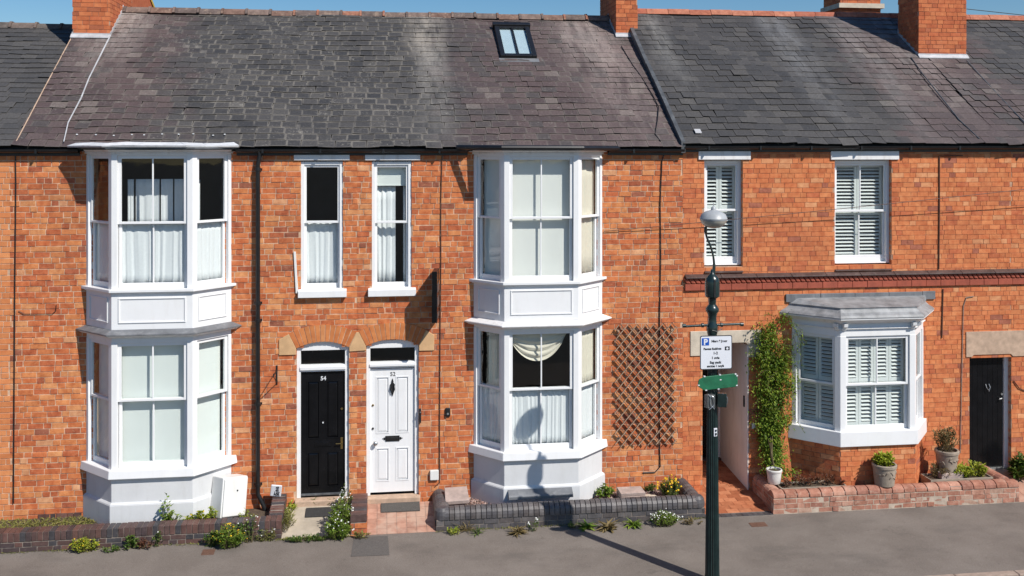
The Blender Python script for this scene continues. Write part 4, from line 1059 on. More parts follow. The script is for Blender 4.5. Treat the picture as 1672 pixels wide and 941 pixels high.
# white door
f = door_frame(houses['h52'], D52, Z(641, 602), Z(641, 592), Z(641, 806, .05))
x0, x1 = D52[0] - D52[1] + .062, D52[0] + D52[1] - .062; z0, z1 = Z(641, 803, .085), Z(641, 602, .085)
zc = [Z(641, v, .085) for v in (785, 731, 707, 615)]; m = (x0 + x1) / 2
d52 = panel_door(houses['h52'], x0, x1, z0, z1, nD, M['white'], 'white panelled front door with number 52', [(x0 + .10, m - .055, zc[0], zc[1]), (m + .055, x1 - .10, zc[0], zc[1]), (x0 + .10, m - .055, zc[2], zc[3]), (m + .055, x1 - .10, zc[2], zc[3])])
text_mesh('52', .09, Matrix.Translation((m + .005, -nD - .0, Z(641, 614, .085))) @ Matrix.Diagonal((1, -1, 1, 1)), 'house_number', M['black_iron'], d52, bold=.001)
zk = Z(641, 633, .085)
mb = MB(); mb.frame(FRONT)
mb.hexa([(m - .02, nD, zk - .10), (m + .02, nD, zk - .10), (m + .02, nD + .002, zk - .10), (m - .02, nD + .002, zk - .10)] * 2) if False else None
mb.frame(None); mb.prism([(m, zk + .15), (m + .018, zk + .10), (m + .012, zk + .085), (m + .04, zk + .05), (m + .035, zk + .02), (m + .042, zk - .03), (m + .02, zk - .08), (m + .008, zk - .12), (m, zk - .14),
          (m - .008, zk - .12), (m - .02, zk - .08), (m - .042, zk - .03), (m - .035, zk + .02), (m - .04, zk + .05), (m - .012, zk + .085), (m - .018, zk + .10)], -nD - .014, -nD, 'y')
mb.tube([(m - .025, -nD - .02, zk + .05), (m - .032, -nD - .035, zk - .01), (m, -nD - .045, zk - .07), (m + .032, -nD - .035, zk - .01), (m + .025, -nD - .02, zk + .05)], .009, 6); mb.build('door_knocker', M['black_iron'], d52)
zz = Z(641, 716, .085); mb = MB().frame(FRONT); mb.box(m - .115, m + .115, nD, nD + .012, zz - .045, zz + .045); mb.box(m - .09, m + .09, nD + .012, nD + .02, zz - .025, zz + .022)
for s in (-1, 1): mb.prism([(nD, zz - .02), (nD + .01, zz - .02), (nD + .01, zz + .02), (nD, zz + .02)], m + s * .13 - .012, m + s * .13 + .012, 'x'); mb.box(m + s * .155 - .008, m + s * .155 + .008, nD, nD + .008, zz - .008, zz + .008)
mb.build('letter_plate', M['black_iron'], d52, bevel=.004)
zz = Z(613, 723, .085); mb = MB(); mb.lathe([(.012, 0), (.012, .03), (.033, .04), (.038, .055), (.03, .072), (.004, .076)], seg=16); 
for k, v_ in enumerate(mb.v): mb.v[k] = Vector((x0 + .085 + v_.x, -nD - v_.z, zz + v_.y))
mb.build('door_knob', M['steel'], d52, smooth=True)
for py, mt, nm in ((700, 'black_iron', 'keyhole'), (662, 'brass', 'lock')):
    zz = Z(606, py, .085); mb = MB(); mb.tube([(x0 + .045, -nD, zz), (x0 + .045, -nD - .012, zz)], .018, 12); mb.build(nm, M[mt], d52)

# passage of the right house ------------------------------------------------------------
h = houses['right']; x0, x1 = PAS[0], PAS[1]; zt = PAS[3]
mb = MB(); a, b = X(1127), X(1243); c = .05
mb.prism([(a, Z(1180, 580)), (x0, Z(1180, 580)), (x0, zt - c), (x0 + c, zt), (x1 - c, zt), (x1 - .001, zt - c), (x1 - .001, Z(1180, 585)), (b, Z(1180, 585)), (b, Z(1180, 540)), (a, Z(1180, 540))], -.018, .26, 'y')
mb.build('stone_lintel', M['stone_pale'], h, bevel=.006)
mb = MB(); mb.box(x1 - .014, x1 - .002, -.004, 1.6, .02, zt - .055); mb.box(x1 + .0, x1 + .1, .275, 1.6, .02, zt + .1); mb.build('passage_wall', M['white_wall'], h)
mb = MB(); mb.box(x0 - .1, x0, .28, 1.6, .02, zt + .1); mb.box(x0 - .1, x1 + .1, .28, 1.6, zt + .1, zt + .2); mb.build('passage_lining', M['mortar_dark'], h)
zf = .27
mb = MB().frame(FRONT); mb.box(x0, x1 - .045, -1.5, -1.44, zf + .04, zt + .099)
for k in range(1, 6): xx = x0 + (x1 - x0) * k / 6; mb.box(xx - .05, xx + .045, -1.44, -1.428, zf + .06, zt)
pd = mb.build('passage_door', M['black_gloss'], h); pd['label'] = 'black boarded door at the back of the tiled passage'
mb = MB().frame(FRONT); mb.box(x1 - .044, x1 - .015, -1.5, -1.4, zf, zt + .098); mb.build('door_frame', M['white_old'], pd)
mb = MB().frame(FRONT); mb.box(x0, x1 - .015, -1.4999, -1.3, .1, zf + .038); mb.build('threshold', M['sill_dark'], pd, bevel=.01)
mb = MB(); mb.box(x1 - .03, x1 - .0142, .13, .17, Z(1217, 668), Z(1217, 650)); mb.build('latch', M['black_iron'], h)

# right hand front door -------------------------------------------------------------------
x0, x1 = DR[0], DR[1]; zt = DR[3]; zb = .31
mb = MB(); a, b = X(1577), X(1690); c = .05
mb.prism([(a, Z(1615, 582)), (x0 + .03, Z(1615, 582)), (x0 + .03, zt - .0), (x0 + .07, zt + .045), (x1 - .06, zt + .045), (x1 - .02, zt), (b, zt), (b, Z(1615, 541)), (a, Z(1615, 541))], -.016, .26, 'y')
mb.build('stone_lintel', M['stone_lintel'], h, bevel=.008)
mb = MB().frame(FRONT); n = -.12
for k in range(7):
    xa = x0 + .03 + (x1 - .13 - x0 - .03) * k / 7; xb = x0 + .03 + (x1 - .13 - x0 - .03) * (k + 1) / 7; mb.box(xa + .0008, xb - .0008, n - .04, n, zb + .03, zt + .04)
mb.box(x0 + .02, x1 - .12, n - .06, n - .04, zb + .02, zt + .05)
rd = mb.build('front_door', M['black_gloss'], h, bevel=.003); rd['label'] = 'glossy black boarded front door under a buff stone lintel'
mb = MB().frame(FRONT); mb.box(x1 - .115, x1 - .005, n - .06, n + .03, zb, zt + .044); mb.box(x0 + .001, x0 + .029, n - .06, n + .01, zb, zt - .002); mb.build('door_frame', M['white_old'], rd, bevel=.006)
zz = Z(1636, 650, .12); mb = MB(); mb.tube([(x1 - .17, .12, zz), (x1 - .17, .08, zz), (x1 - .22, .075, zz - .01)], .011, 8); mb.tube([(x1 - .15, .12, zz + .07), (x1 - .15, .105, zz + .07)], .02, 10); mb.build('handle', M['steel'], rd)
zz = Z(1614, 632, .12); mb = MB(); xm = X(1612, .12); mb.tube([(xm - .03, .12, zz + .05), (xm - .035, .085, zz), (xm, .07, zz - .06), (xm + .035, .085, zz), (xm + .03, .12, zz + .05)], .008, 7); mb.build('door_knocker', M['steel'], rd)
mb = MB().frame(FRONT); mb.box(x0 + .03, x1 - .12, n - .02, n + .05, zb - .01, zb + .028); mb.build('weather_bar', M['steel'], rd, bevel=.004)
mb = MB().frame(FRONT); mb.box(x0 - .01, x1 + .01, -.3, .06, .1, zb - .002); mb.build('threshold', M['stone_lintel'], rd, bevel=.01)

# ------------------------------------------------------------------ pipes, cables, fittings on the walls
h54, h52, hR = houses['h54'], houses['h52'], houses['right']
mb = MB(); xp = X(422); yp = -.075
mb.tube([(xp + .03, -.085, 5.93), (xp + .03, -.085, 5.86), (xp, yp, 5.72), (xp, yp, .62), (xp, yp, .50), (xp + .09, yp - .03, .33), (xp + .13, yp - .04, .20)], .036, 12)
for z in (5.62, 3.5, Z(422, 525), 1.9, .62): mb.lathe([(.036, 0), (.046, .002), (.046, .05), (.036, .052)], (xp, yp, z), 12); mb.box(xp - .06, xp + .06, -.03, -.004, z + .01, z + .04)
mb.build('downpipe', M['black_plastic'], h54, smooth='angle')
def wire(pts, r, mat, parent, name='cable', y=-.014):
    mb = MB(); mb.tube([(X(px, y), y, Z(px, py, y)) for px, py in pts], r, 6); return mb.build(name, mat, parent)
wire([(25, 248), (26, 300), (24, 500), (22, 822)], .009, M['cable'], h54)
wire([(722, 250), (720, 330), (720, 440), (719, 530), (718, 700), (718, 788), (710, 795)], .0075, M['cable_brown'], h52)
wire([(1086, 248), (1081, 262), (1078, 330), (1079, 420), (1077, 520), (1077, 720), (1078, 762), (1070, 771), (1050, 772)], .009, M['cable'], h52)
wire([(1572, 254), (1534, 255), (1534, 340), (1533, 440)], .010, M['cable_brown'], hR)
wire([(1540, 472), (1538, 552)], .010, M['cable_brown'], hR)
wire([(1590, 484), (1578, 486), (1573, 500), (1570, 640), (1568, 740)], .007, M['mortar_grey'], hR)
wire([(30, 508), (40, 513), (85, 513), (91, 508), (92, 498)], .005, M['cable'], h54)
wire([(1655, 622), (1664, 634), (1672, 638), (1690, 640)], .008, M['cable'], hR)
# doorbell, white box, small iron fitting
mb = MB().frame(FRONT); a, z = X(731), Z(731, 673); mb.box(a - .042, a + .042, 0, .035, z - .075, z + .075); db = mb.build('doorbell', M['black_plastic'], h52, bevel=.025)
mb = MB(); mb.tube([(a, -.034, z - .02), (a, -.04, z - .02)], .018, 12); mb.build('button', M['steel'], db)
mb = MB().frame(FRONT); a, z = X(709), Z(709, 775); mb.box(a - .07, a + .07, 0, .05, z - .08, z + .08); mb.build('junction_box', M['plastic_white'], h52, bevel=.01)
mb = MB().frame(FRONT); a, z = X(686), Z(686, 678); mb.box(a - .016, a + .016, 0, .03, z - .12, z + .11); mb.lathe([(.02, 0), (.024, .03), (.01, .05)], (a, .03, z + .02), 8); mb.build('bell_pull', M['black_iron'], h52, bevel=.006)
mb = MB().frame(FRONT); a = X(482); mb.hexa([(a + .01, 0, Z(482, 479)), (a + .05, 0, Z(482, 479)), (a + .05, .025, Z(482, 479)), (a + .01, .025, Z(482, 479)), (a - .025, 0, Z(482, 411)), (a + .01, 0, Z(482, 411)), (a + .01, .025, Z(482, 411)), (a - .025, .025, Z(482, 411))])
mb.build('wall_batten', M['plastic_white'], h54, bevel=.004)
mb = MB().frame(FRONT); a, z = X(1222), 0
mb.box(X(1230) - .03, X(1230) + .03, 0, .02, Z(1230, 700), Z(1230, 691)); mb.build('bell_push', M['white_old'], hR, bevel=.005)
# dark damp course bricks at the foot of the left wall
mb = MB(); bricks(mb, FRONT, X(60), -4.60, .24, .33, course=.08, L=.17, n0=.012, depth=.03); mb.build('damp_course', M['engineering'], h54)

# wrought iron bracket for a hanging basket
o = empty('basket_bracket', (X(452), -.01, Z(452, 628)), 'thin rusty iron basket bracket on the brick wall right of the downpipe', 'bracket')
mb = MB().frame(FRONT); a = X(452); z0, z1 = Z(452, 628), Z(452, 597); mb.box(a - .012, a + .012, .003, .012, z0, z1); mb.build('back_plate', M['black_iron'], o)
mb = MB(); mb.tube([(a, -.012, z1 - .07), (a - .01, -.42, z1 - .09)], .008, 6); mb.tube([(a, -.012, z0 + .02), (a - .008, -.36, z1 - .10)], .007, 6)
mb.tube([(a - .01, -.42, z1 - .09), (a - .01, -.45, z1 - .06), (a - .01, -.44, z1 - .03)], .006, 6); mb.build('arm', M['black_iron'], o)

# projecting board sign seen from the edge
o = empty('projecting_sign', (X(715), 0, Z(715, 525)), 'black projecting board sign seen edge on, right of the white door', 'sign')
a = X(713); z0, z1 = Z(713, 524, -.3), Z(713, 441, -.3)
RS = Matrix.Translation((a, -.03, 0)) @ Matrix.Rotation(R(-7.5), 4, 'Z')
mb = MB().frame(RS); mb.box(-.042, .042, -.49, -.03, z0, z1); mb.build('board', M['black_gloss'], o, bevel=.008)
mb = MB().frame(RS)
for z in (z0 + .06, z1 - .1): mb.box(-.02, .02, -.035, .028, z, z + .05)
mb.build('wall_bracket', M['black_iron'], o)
for (p, q) in ((.58, .74), (.30, .48), (.08, .16)):
    mb = MB().frame(RS); mb.box(.0425, .046, -.44, -.08, z0 + (z1 - z0) * p, z0 + (z1 - z0) * q); mb.build('plate', simple('dull_sign_plate', (.10, .085, .08), .5), o)

# trellis
o = MB().frame(FRONT); x0, x1 = X(1004), X(1102); z0, z1 = Z(1050, 724), Z(1050, 530)
def clipseg(c, s):
    """45-degree lath z = s x + c clipped to the panel"""
    pts = []
    for x in (x0, x1):
        z = s * x + c
        if z0 - 1e-9 <= z <= z1 + 1e-9: pts.append((x, z))
    for z in (z0, z1):
        x = (z - c) / s
        if x0 < x < x1: pts.append((x, z))
    pts = sorted(set((round(p[0], 4), round(p[1], 4)) for p in pts))
    return (pts[0], pts[-1]) if len(pts) >= 2 else None
sl = 1.17
for s, n0, dep, hw, mi in ((-sl, .022, .030, .006, 1), (sl, .053, .012, .0055, 0)):
    o.mi = mi
    c = (z0 - s * x1 if s > 0 else z0 - s * x0) + .04; cmax = (z1 - s * x0 if s > 0 else z1 - s * x1)
    while c < cmax:
        r = clipseg(c + rnd.uniform(-.012, .012), s)
        if r and math.hypot(r[1][0] - r[0][0], r[1][1] - r[0][1]) > .06:
            (xa, za), (xb, zb) = r; d = Vector((xb - xa, zb - za)).normalized(); e = rnd.uniform(.0, .04); xa -= d.x * e; za -= d.y * e; xb += d.x * .02; zb += d.y * .02
            nx, nz = -d.y * hw, d.x * hw; j = rnd.uniform(-.003, .003)
            o.hexa([(xa + nx, n0 + j, za + nz), (xb + nx, n0 + j, zb + nz), (xb + nx, n0 + j + dep, zb + nz), (xa + nx, n0 + j + dep, za + nz), (xa - nx, n0 + j, za - nz), (xb - nx, n0 + j, zb - nz), (xb - nx, n0 + j + dep, zb - nz), (xa - nx, n0 + j + dep, za - nz)])
        c += .172
for (a, b) in ((x0 + .05, z0 + .1), (x1 - .05, z0 + .1), (x0 + .05, z1 - .1), (x1 - .05, z1 - .1)): o.box(a - .02, a + .02, 0, .021, b - .02, b + .02)
tag(o.build('trellis', [M['wood_grey'], simple('dark_lath', (.15, .085, .055), .85, .35, 14, .4)]), 'weathered diamond lattice trellis fixed on the brick wall', 'trellis')

# ------------------------------------------------------------------ ground
YW = -.95                                      # face of the garden walls
def zpave(y): return .1 + (y - YW) * .0455     # fall of the pavement towards the kerb
def zpath(y): return .105 + (y - YW) * .20     # rise of the paths to the doors
def pt_on(px, py, zf):
    z = .1
    for _ in range(12):
        x, y = on_ground(px, py, z); z = zf(y)
    return x, y, z
def on_path(px, py): return pt_on(px, py, zpath)
def on_pave(px, py): return pt_on(px, py, zpave)
mb = MB(); mb.box(-400, 400, -400, 400, -1, -.22); structure('ground', mb, M['road'])
mb = MB(); mb.box(-60, 60, -9.4, -3.32, -.3, -.115); structure('road', mb, M['road'])
mb = MB(); mb.box(-60, 60, -12, -9.4, -.3, .0); structure('opposite_pavement', mb, M['tarmac'])
mb = MB(); i = mb.add([(-40, -3.185, zpave(-3.185)), (40, -3.185, zpave(-3.185)), (40, YW + .05, zpave(YW + .05)), (-40, YW + .05, zpave(YW + .05)), (-40, -3.185, -.3), (40, -3.185, -.3), (40, YW + .05, -.3), (-40, YW + .05, -.3)])
for q in ((0, 1, 2, 3), (4, 5, 1, 0), (5, 6, 2, 1), (7, 6, 5, 4), (6, 7, 3, 2), (7, 4, 0, 3)): mb.face([i + k for k in q])
structure('pavement', mb, M['tarmac'])
mb = MB(); x = -20.35
while x < 30: mb.box(x, x + .906, -3.322, -3.188, -.28, zpave(-3.12) + .004); x += .914
structure('kerb', mb, M['kerb'], bevel=.012)
mb = MB(); mb.box(-20, 20, YW + .05, .0, -.3, .045); structure('footing', mb, M['soil'])
a, b, _ = on_pave(578, 878); c, d, _ = on_pave(636, 906)
mb = MB(); z0 = zpave(d) + .004; z1 = zpave(b) + .004
i = mb.add([(a - .03, d, z0), (c, d - .02, z0), (c - .02, b, z1), (a, b, z1)]); mb.face((i, i + 1, i + 2, i + 3)); structure('tarmac_patch', mb, M['tarmac_dark'])
for (p, q, r_, s, lab) in ((328, 897, 352, 907, 'small rusty square cover set in the pavement near the left garden wall'), (1228, 853, 1248, 861, 'small rusty square cover set in the pavement right of the street lamp')):
    a, b, z = on_pave(p, s); c, d, z2 = on_pave(r_, q); mb = MB(); mb.hexa([(a, b, z - .02), (c, b, z - .02), (c, d, z2 - .02), (a, d, z2 - .02), (a, b, z + .005), (c, b, z + .005), (c, d, z2 + .005), (a, d, z2 + .005)])
    tag(mb.build('service_cover', M['cover']), lab, 'cover', 'service covers in the pavement')

# ------------------------------------------------------------------ garden walls
def coping_run(mb, p, q, w, z0, z1, step, rounded=False, gap=.008, jit=.003, out=.0, rise=0.0):
    """bricks on edge along the top of a low wall; p -> q is the outer face seen from outside"""
    M4, Ln = fr(p, q); mb.frame(M4); n = max(1, int(round(Ln / step))); s = Ln / n
    for k in range(n):
        a, b = s * k + gap / 2, s * (k + 1) - gap / 2; h = rnd.uniform(-jit, jit); o = out + rnd.uniform(-jit, jit)
        if rounded:
            r = w / 2; hh = min(r, z1 - z0 - .02); zc = z1 - hh
            poly = [(o, z0), (o, zc)] + [(o - r + r * math.cos(t), zc + h + hh * math.sin(t)) for t in [math.pi * i / 8 for i in range(1, 8)]] + [(-w + o, zc), (-w + o, z0)]
            mb.prism(poly, a, b, 'x')
        else: mb.box(a, b, -w, o, z0 + rise * k / n, z1 + h + rise * k / n, jit=jit * .7)
    mb.frame(None)
# left wall
xr = X(459, YW); zb, zc_, zt = .04, .255, .39
mb = MB()
bricks(mb, fr((-9, YW), (xr, YW))[0], 0, xr + 9, zb, zc_, course=.082, L=.235, jit=.003, depth=.09)
bricks(mb, fr((xr, YW + .10), (xr, -.06))[0], 0, -.06 - YW - .10, zb, zc_, course=.082, L=.235, jit=.003, depth=.09)
mb.mi = 1; mb.box(-9, xr - .008, YW + .008, YW + .2, zb, zc_ - .004); mb.box(xr - .2, xr - .008, YW + .2, -.01, zb, zc_ - .004)
o = mb.build('garden_wall', [M['engineering'], M['mortar_grey']])
tag(o, 'low dark brick garden wall in front of the left bay', 'garden wall')
mb = MB(); coping_run(mb, (-9, YW), (xr, YW), .225, zc_, zt, .081); coping_run(mb, (xr, YW + .232), (xr, -.03), .21, zc_, zt - .002, .081, rise=.10)
mb.mi = 1; mb.box(-9, xr - .01, YW + .012, YW + .215, zc_, zt - .012); mb.hexa([(xr - .2, YW + .215, zc_), (xr - .012, YW + .215, zc_), (xr - .012, -.02, zc_), (xr - .2, -.02, zc_), (xr - .2, YW + .215, zt - .016), (xr - .012, YW + .215, zt - .016), (xr - .012, -.02, zt + .086), (xr - .2, -.02, zt + .086)])
mb.build('coping', [M['engineering'], M['mortar_grey']], o, bevel=.006)
# small dividing wall between the two paths
xa, xb = X(572, YW), X(599, YW); mb = MB()
bricks(mb, fr((xa, YW), (xb, YW))[0], 0, xb - xa, zb, .30, course=.085, L=.235, jit=.003, depth=.09)
for p, q in (((xb, YW + .1), (xb, -.03)), ((xa, -.03), (xa, YW + .1))): bricks(mb, fr(p, q)[0], 0, -.03 - YW - .1, zb, .30, course=.085, L=.235, jit=.003, depth=.06)
mb.mi = 1; mb.box(xa + .008, xb - .008, YW + .008, -.01, zb, .297)
o = mb.build('dividing_wall', [M['brick'], M['mortar_grey']]); tag(o, 'narrow low brick wall between the two front door paths', 'garden wall')
mb = MB(); M4, Ln = fr((xa, YW), (xb, YW)); y = YW
while y < -.05: mb.box(xa + rnd.uniform(-.004, .004), xb + rnd.uniform(-.004, .004), y + .004, min(y + .08, -.012), .302, .42 + rnd.uniform(-.004, .004), jit=.002); y += .086
mb.mi = 1; mb.box(xa + .012, xb - .012, YW + .012, -.02, .30, .408); mb.build('coping', [M['engineering'], M['mortar_grey']], o, bevel=.006)
# middle wall with bullnose coping
x0, x1 = X(712, YW), X(1151, YW); zc_, zt = .27, .445; mb = MB()
bricks(mb, fr((x0, YW), (x1, YW))[0], 0, x1 - x0, .03, zc_, course=.08, L=.235, jit=.003, depth=.09)
for p, q in (((x0, -.02), (x0, YW + .1)), ((x1, YW + .1), (x1, -.02))): bricks(mb, fr(p, q)[0], 0, -.02 - YW - .1, .03, zc_, course=.08, L=.235, jit=.003, depth=.08)
mb.mi = 1; mb.box(x0 + .008, x1 - .008, YW + .008, YW + .22, .03, zc_ - .003)
for a in (x0 + .008, x1 - .218): mb.box(a, a + .21, YW + .22, -.01, .03, zc_ - .003)
o = mb.build('garden_wall', [M['blue_brick'], M['mortar_grey']]); tag(o, 'low wall of blue-grey bullnose bricks round the gravel bed', 'garden wall')
mb = MB(); coping_run(mb, (x0 + .12, YW), (x1 - .12, YW), .24, zc_, zt, .083, True, out=.012)
coping_run(mb, (x0, -.02), (x0, YW + .14), .24, zc_, zt, .083, True, out=.012); coping_run(mb, (x1, YW + .14), (x1, -.02), .24, zc_, zt, .083, True, out=.012)
for (cx, sg) in ((x0 + .10, 1), (x1 - .10, -1)):
    mb.lathe([(.125, 0), (.125, .07), (.112, .125), (.075, .165), (.01, .178)], (cx, YW + .11, zc_), 16)
mb.mi = 1; mb.box(x0 + .03, x1 - .03, YW + .02, YW + .2, zc_, zt - .06)
for a in (x0 + .03, x1 - .21): mb.box(a, a + .18, YW + .2, -.03, zc_, zt - .06)
mb.build('coping', [M['blue_brick'], M['mortar_grey']], o, bevel=.005)
XM0, XM1 = x0, x1
# right wall
x0, x1 = X(1263, YW), 10.52; zc_, zt = .35, .455; mb = MB()
bricks(mb, fr((x0, YW), (x1, YW))[0], 0, x1 - x0, .11, zc_, course=.08, L=.22, jit=.005, depth=.09, joint=.012)
bricks(mb, fr((x0, -.02), (x0, YW + .1))[0], 0, -.02 - YW - .1, .11, zc_, course=.08, L=.22, jit=.004, depth=.09)
bricks(mb, fr((x1, YW + .1), (x1, -.02))[0], 0, -.02 - YW - .1, .11, zc_, course=.08, L=.22, jit=.004, depth=.09)
mb.mi = 1; mb.box(x0 + .004, x1 - .004, YW + .004, YW + .21, .03, zc_ - .003)
for a in (x0 + .004, x1 - .214): mb.box(a, a + .21, YW + .21, -.01, .03, zc_ - .003)
o = mb.build('garden_wall', [M['garden_brick'], simple('pale_lime_mortar', (.46, .37, .29), .95, .25, 9, .5)]); tag(o, 'low weathered pink brick wall round the bed with pots', 'garden wall')
mb = MB(); coping_run(mb, (x0, YW), (x1, YW), .23, zc_, zt, .205, True, .012, .008); coping_run(mb, (x0, -.02), (x0, YW + .24), .22, zc_, zt, .16, True, .012, .006); coping_run(mb, (x1, YW + .24), (x1, -.02), .22, zc_, zt, .16, True, .012, .006)
mb.mi = 1; mb.box(x0 + .02, x1 - .02, YW + .02, YW + .2, zc_, zt - .045)
for a in (x0 + .02, x1 - .2): mb.box(a, a + .18, YW + .2, -.03, zc_, zt - .045)
mb.build('coping', [M['garden_brick'], M['mortar_grey']], o, bevel=.008)
XR0, XR1 = x0, x1

# beds and paths
mb = MB(); mb.box(-9, xr - .2, YW + .21, -.0, .045, .25); structure('left_bed_soil', mb, M['soil'])
mb = MB(); mb.box(XM0 + .21, XM1 - .21, YW + .22, 0, .045, .25); structure('gravel_bed_soil', mb, M['soil'])
mb = MB(); mb.box(XR0 + .21, XR1 - .21, YW + .21, 0, .045, .29); structure('right_bed_soil', mb, M['soil'])
def slope_slab(name, x0, x1, mat, ya=YW + .01, yb=-.085, zf=zpath):
    mb = MB(); mb.hexa([(x0, ya, -.05), (x1, ya, -.05), (x1, yb, -.05), (x0, yb, -.05), (x0, ya, zf(ya)), (x1, ya, zf(ya)), (x1, yb, zf(yb)), (x0, yb, zf(yb))]); structure(name, mb, mat)
XP0, XP1 = X(459, YW) + .002, X(572, YW) - .002
slope_slab('concrete_path', XP0, XP1, M['concrete'])
def tiles(name, x0, x1, ya, yb, sx, sy, mat, zf, off=False):
    mb = MB(); ny = max(1, round((yb - ya) / sy)); sy = (yb - ya) / ny
    for j in range(ny):
        a, b = ya + j * sy + .003, ya + (j + 1) * sy - .003; x = x0 - (sx / 2 if off and j % 2 else 0)
        while x < x1 - .01:
            c, d = max(x, x0), min(x + sx - .006, x1); x += sx
            if d - c < .02: continue
            h = rnd.uniform(-.0015, .0015)
            mb.hexa([(c, a, zf(a) - .03), (d, a, zf(a) - .03), (d, b, zf(b) - .03), (c, b, zf(b) - .03), (c, a, zf(a) + h), (d, a, zf(a) + h), (d, b, zf(b) + h), (c, b, zf(b) + h)])
    mb.mi = 1; mb.hexa([(x0, ya, 0), (x1, ya, 0), (x1, yb, 0), (x0, yb, 0), (x0, ya, zf(ya) - .006), (x1, ya, zf(ya) - .006), (x1, yb, zf(yb) - .006), (x0, yb, zf(yb) - .006)])
    structure(name, mb, [mat, M['mortar_grey']])
tiles('tiled_path', X(599, YW) + .003, XM0 - .003, YW, -.105, .152, .152, M['tile_path'], zpath)
zpas = lambda y: .112 + (y - YW) * .075
tiles('passage_tiles', XM1 + .004, XR0 - .004, YW + .12, -.012, .21, .145, M['tile_passage'], zpas, True)
tiles('passage_inner_tiles', PAS[0] + .002, PAS[1] - .016, -.010, 1.3, .21, .145, M['tile_passage'], zpas, True)
tiles('passage_edging', XM1 + .004, XR0 - .004, YW - .02, YW + .118, .09, .14, M['blue_brick'], lambda y: .112)
tiles('door_path', XR1 + .003, 11.6, YW, -.065, .21, .21, M['tile_path'], zpath)
structure('far_bed_soil', (lambda m: (m.box(11.602, 15, YW + .05, 0, .045, .25), m)[1])(MB()), M['soil'])

# gravel: nobody could count it
mb = MB()
def pebble(mb, x, y, z, r):
    i = mb.add([(x + r * rnd.uniform(.6, 1.1) * c, y + r * rnd.uniform(.6, 1.1) * s, z + r * k) for c, s, k in ((1, 0, .2), (0, 1, .3), (-1, 0, .2), (0, -1, .3), (.1, .1, .8), (0, 0, -.4))])
    for a in range(4):
        b = (a + 1) % 4; mb.face((i + a, i + b, i + 4)); mb.face((i + b, i + a, i + 5))
for _ in range(4200):
    x = rnd.uniform(XM0 + .2, XM1 - .2); y = rnd.uniform(YW + .2, -.01); pebble(mb, x, y, .25 + rnd.uniform(0, .02), rnd.uniform(.010, .024))
tag(mb.build('gravel', M['gravel'], origin=(2.5, -.5, .25)), None, None, None, 'stuff')

# ------------------------------------------------------------------ plants
def leaf(mb, p, d, L, W, up=Vector((0, 0, 1)), fold=.25, bend=0.0):
    d = d.normalized(); s = d.cross(up)
    if s.length < 1e-3: s = Vector((1, 0, 0))
    s.normalize(); n = s.cross(d)
    m = p + d * L * .45; t = p + d * L - n * bend * L
    i = mb.add([p, m + s * W / 2 + n * fold * W, t, m - s * W / 2 + n * fold * W, m])
    mb.face((i, i + 1, i + 4)); mb.face((i + 1, i + 2, i + 4)); mb.face((i, i + 4, i + 3)); mb.face((i + 4, i + 2, i + 3))
def rv(r, z0=-1, z1=1): return Vector((r.gauss(0, 1), r.gauss(0, 1), r.uniform(z0, z1) * 1.2))
def blossom(mb, p, r, n, k=5):
    n = n.normalized(); a = n.orthogonal().normalized(); b = n.cross(a)
    i = mb.add([p + n * r * .3] + [p + (a * math.cos(t) + b * math.sin(t)) * r for t in [2 * math.pi * j / k for j in range(k)]] + [p - n * r * .25])
    for j in range(k):
        q = (j + 1) % k; mb.face((i, i + 1 + j, i + 1 + q)); mb.face((i + k + 1, i + 1 + q, i + 1 + j))
def clump(name, label, cat, px, py, ground, w, h, n, L=.035, mat='leaf', flowers=None, nf=0, seed=1, dep=None, fr_=.0095, group=None, wid=.55, lean=(0, 0), zbase=None, y=None, upright=0.0):
    """stems rising from a root, leaves and blossoms crowding their upper parts"""
    r = random.Random(seed)
    if y is not None: x, z = X(px, y), (zbase if zbase is not None else Z(px, py, y)); yy = y
    else: x, yy, z = ground(px, py)
    if zbase is not None: z = zbase
    n = int(n * 1.7); L *= 1.12; nf = int(nf * .75)
    dep = dep or w * .7; root = Vector((x, yy, z))
    o = empty(name, (x, yy, z), label, cat, group)
    st, lf, fl = MB(), MB(), MB(); ns = max(5, int(n / 14)); tips = []
    for k in range(ns):
        a = r.uniform(0, 2 * math.pi); q = math.sqrt(r.random()); b = root + Vector((math.cos(a) * q * w * .22, math.sin(a) * q * dep * .22, -.01))
        hh = h * (1 - .55 * q * q) * r.uniform(.7, 1.08); t = root + Vector((math.cos(a) * q * w * .5 + lean[0] * hh, math.sin(a) * q * dep * .5 + lean[1] * hh, hh))
        m = b.lerp(t, .5) + Vector((r.gauss(0, .012), r.gauss(0, .012), hh * .08)); st.tube([b, m, t], [.0035, .003, .0018], 4, False); tips.append((b, m, t))
    for k in range(n):
        b, m, t = r.choice(tips); f = r.random() ** .6; p = (b.lerp(m, f * 2) if f < .5 else m.lerp(t, f * 2 - 1)) + Vector((r.gauss(0, .014), r.gauss(0, .014), r.gauss(0, .010)))
        if p.z < z: p.z = z + .004
        d = Vector((p.x - x, p.y - yy, 0)) * 1.5 / max(w, .05) + rv(r, -.2, .9) * .6 + Vector((0, 0, .35 + upright)); leaf(lf, p, d, L * r.uniform(.6, 1.3), L * wid * r.uniform(.7, 1.2), bend=r.uniform(0, .35))
    for k in range(nf):
        b, m, t = r.choice(tips); p = t + Vector((r.gauss(0, w * .08), r.gauss(0, dep * .08), r.uniform(-.05 * h, .12 * h) + .008)); blossom(fl, p, fr_ * r.uniform(.7, 1.2), Vector((r.gauss(0, .4), -.5 + r.gauss(0, .4), 1)), 7)
    st.build('stems', M['stalk'], o); lf.build('foliage', M[mat], o)
    if nf: fl.build('blossoms', M[flowers], o)
    return o
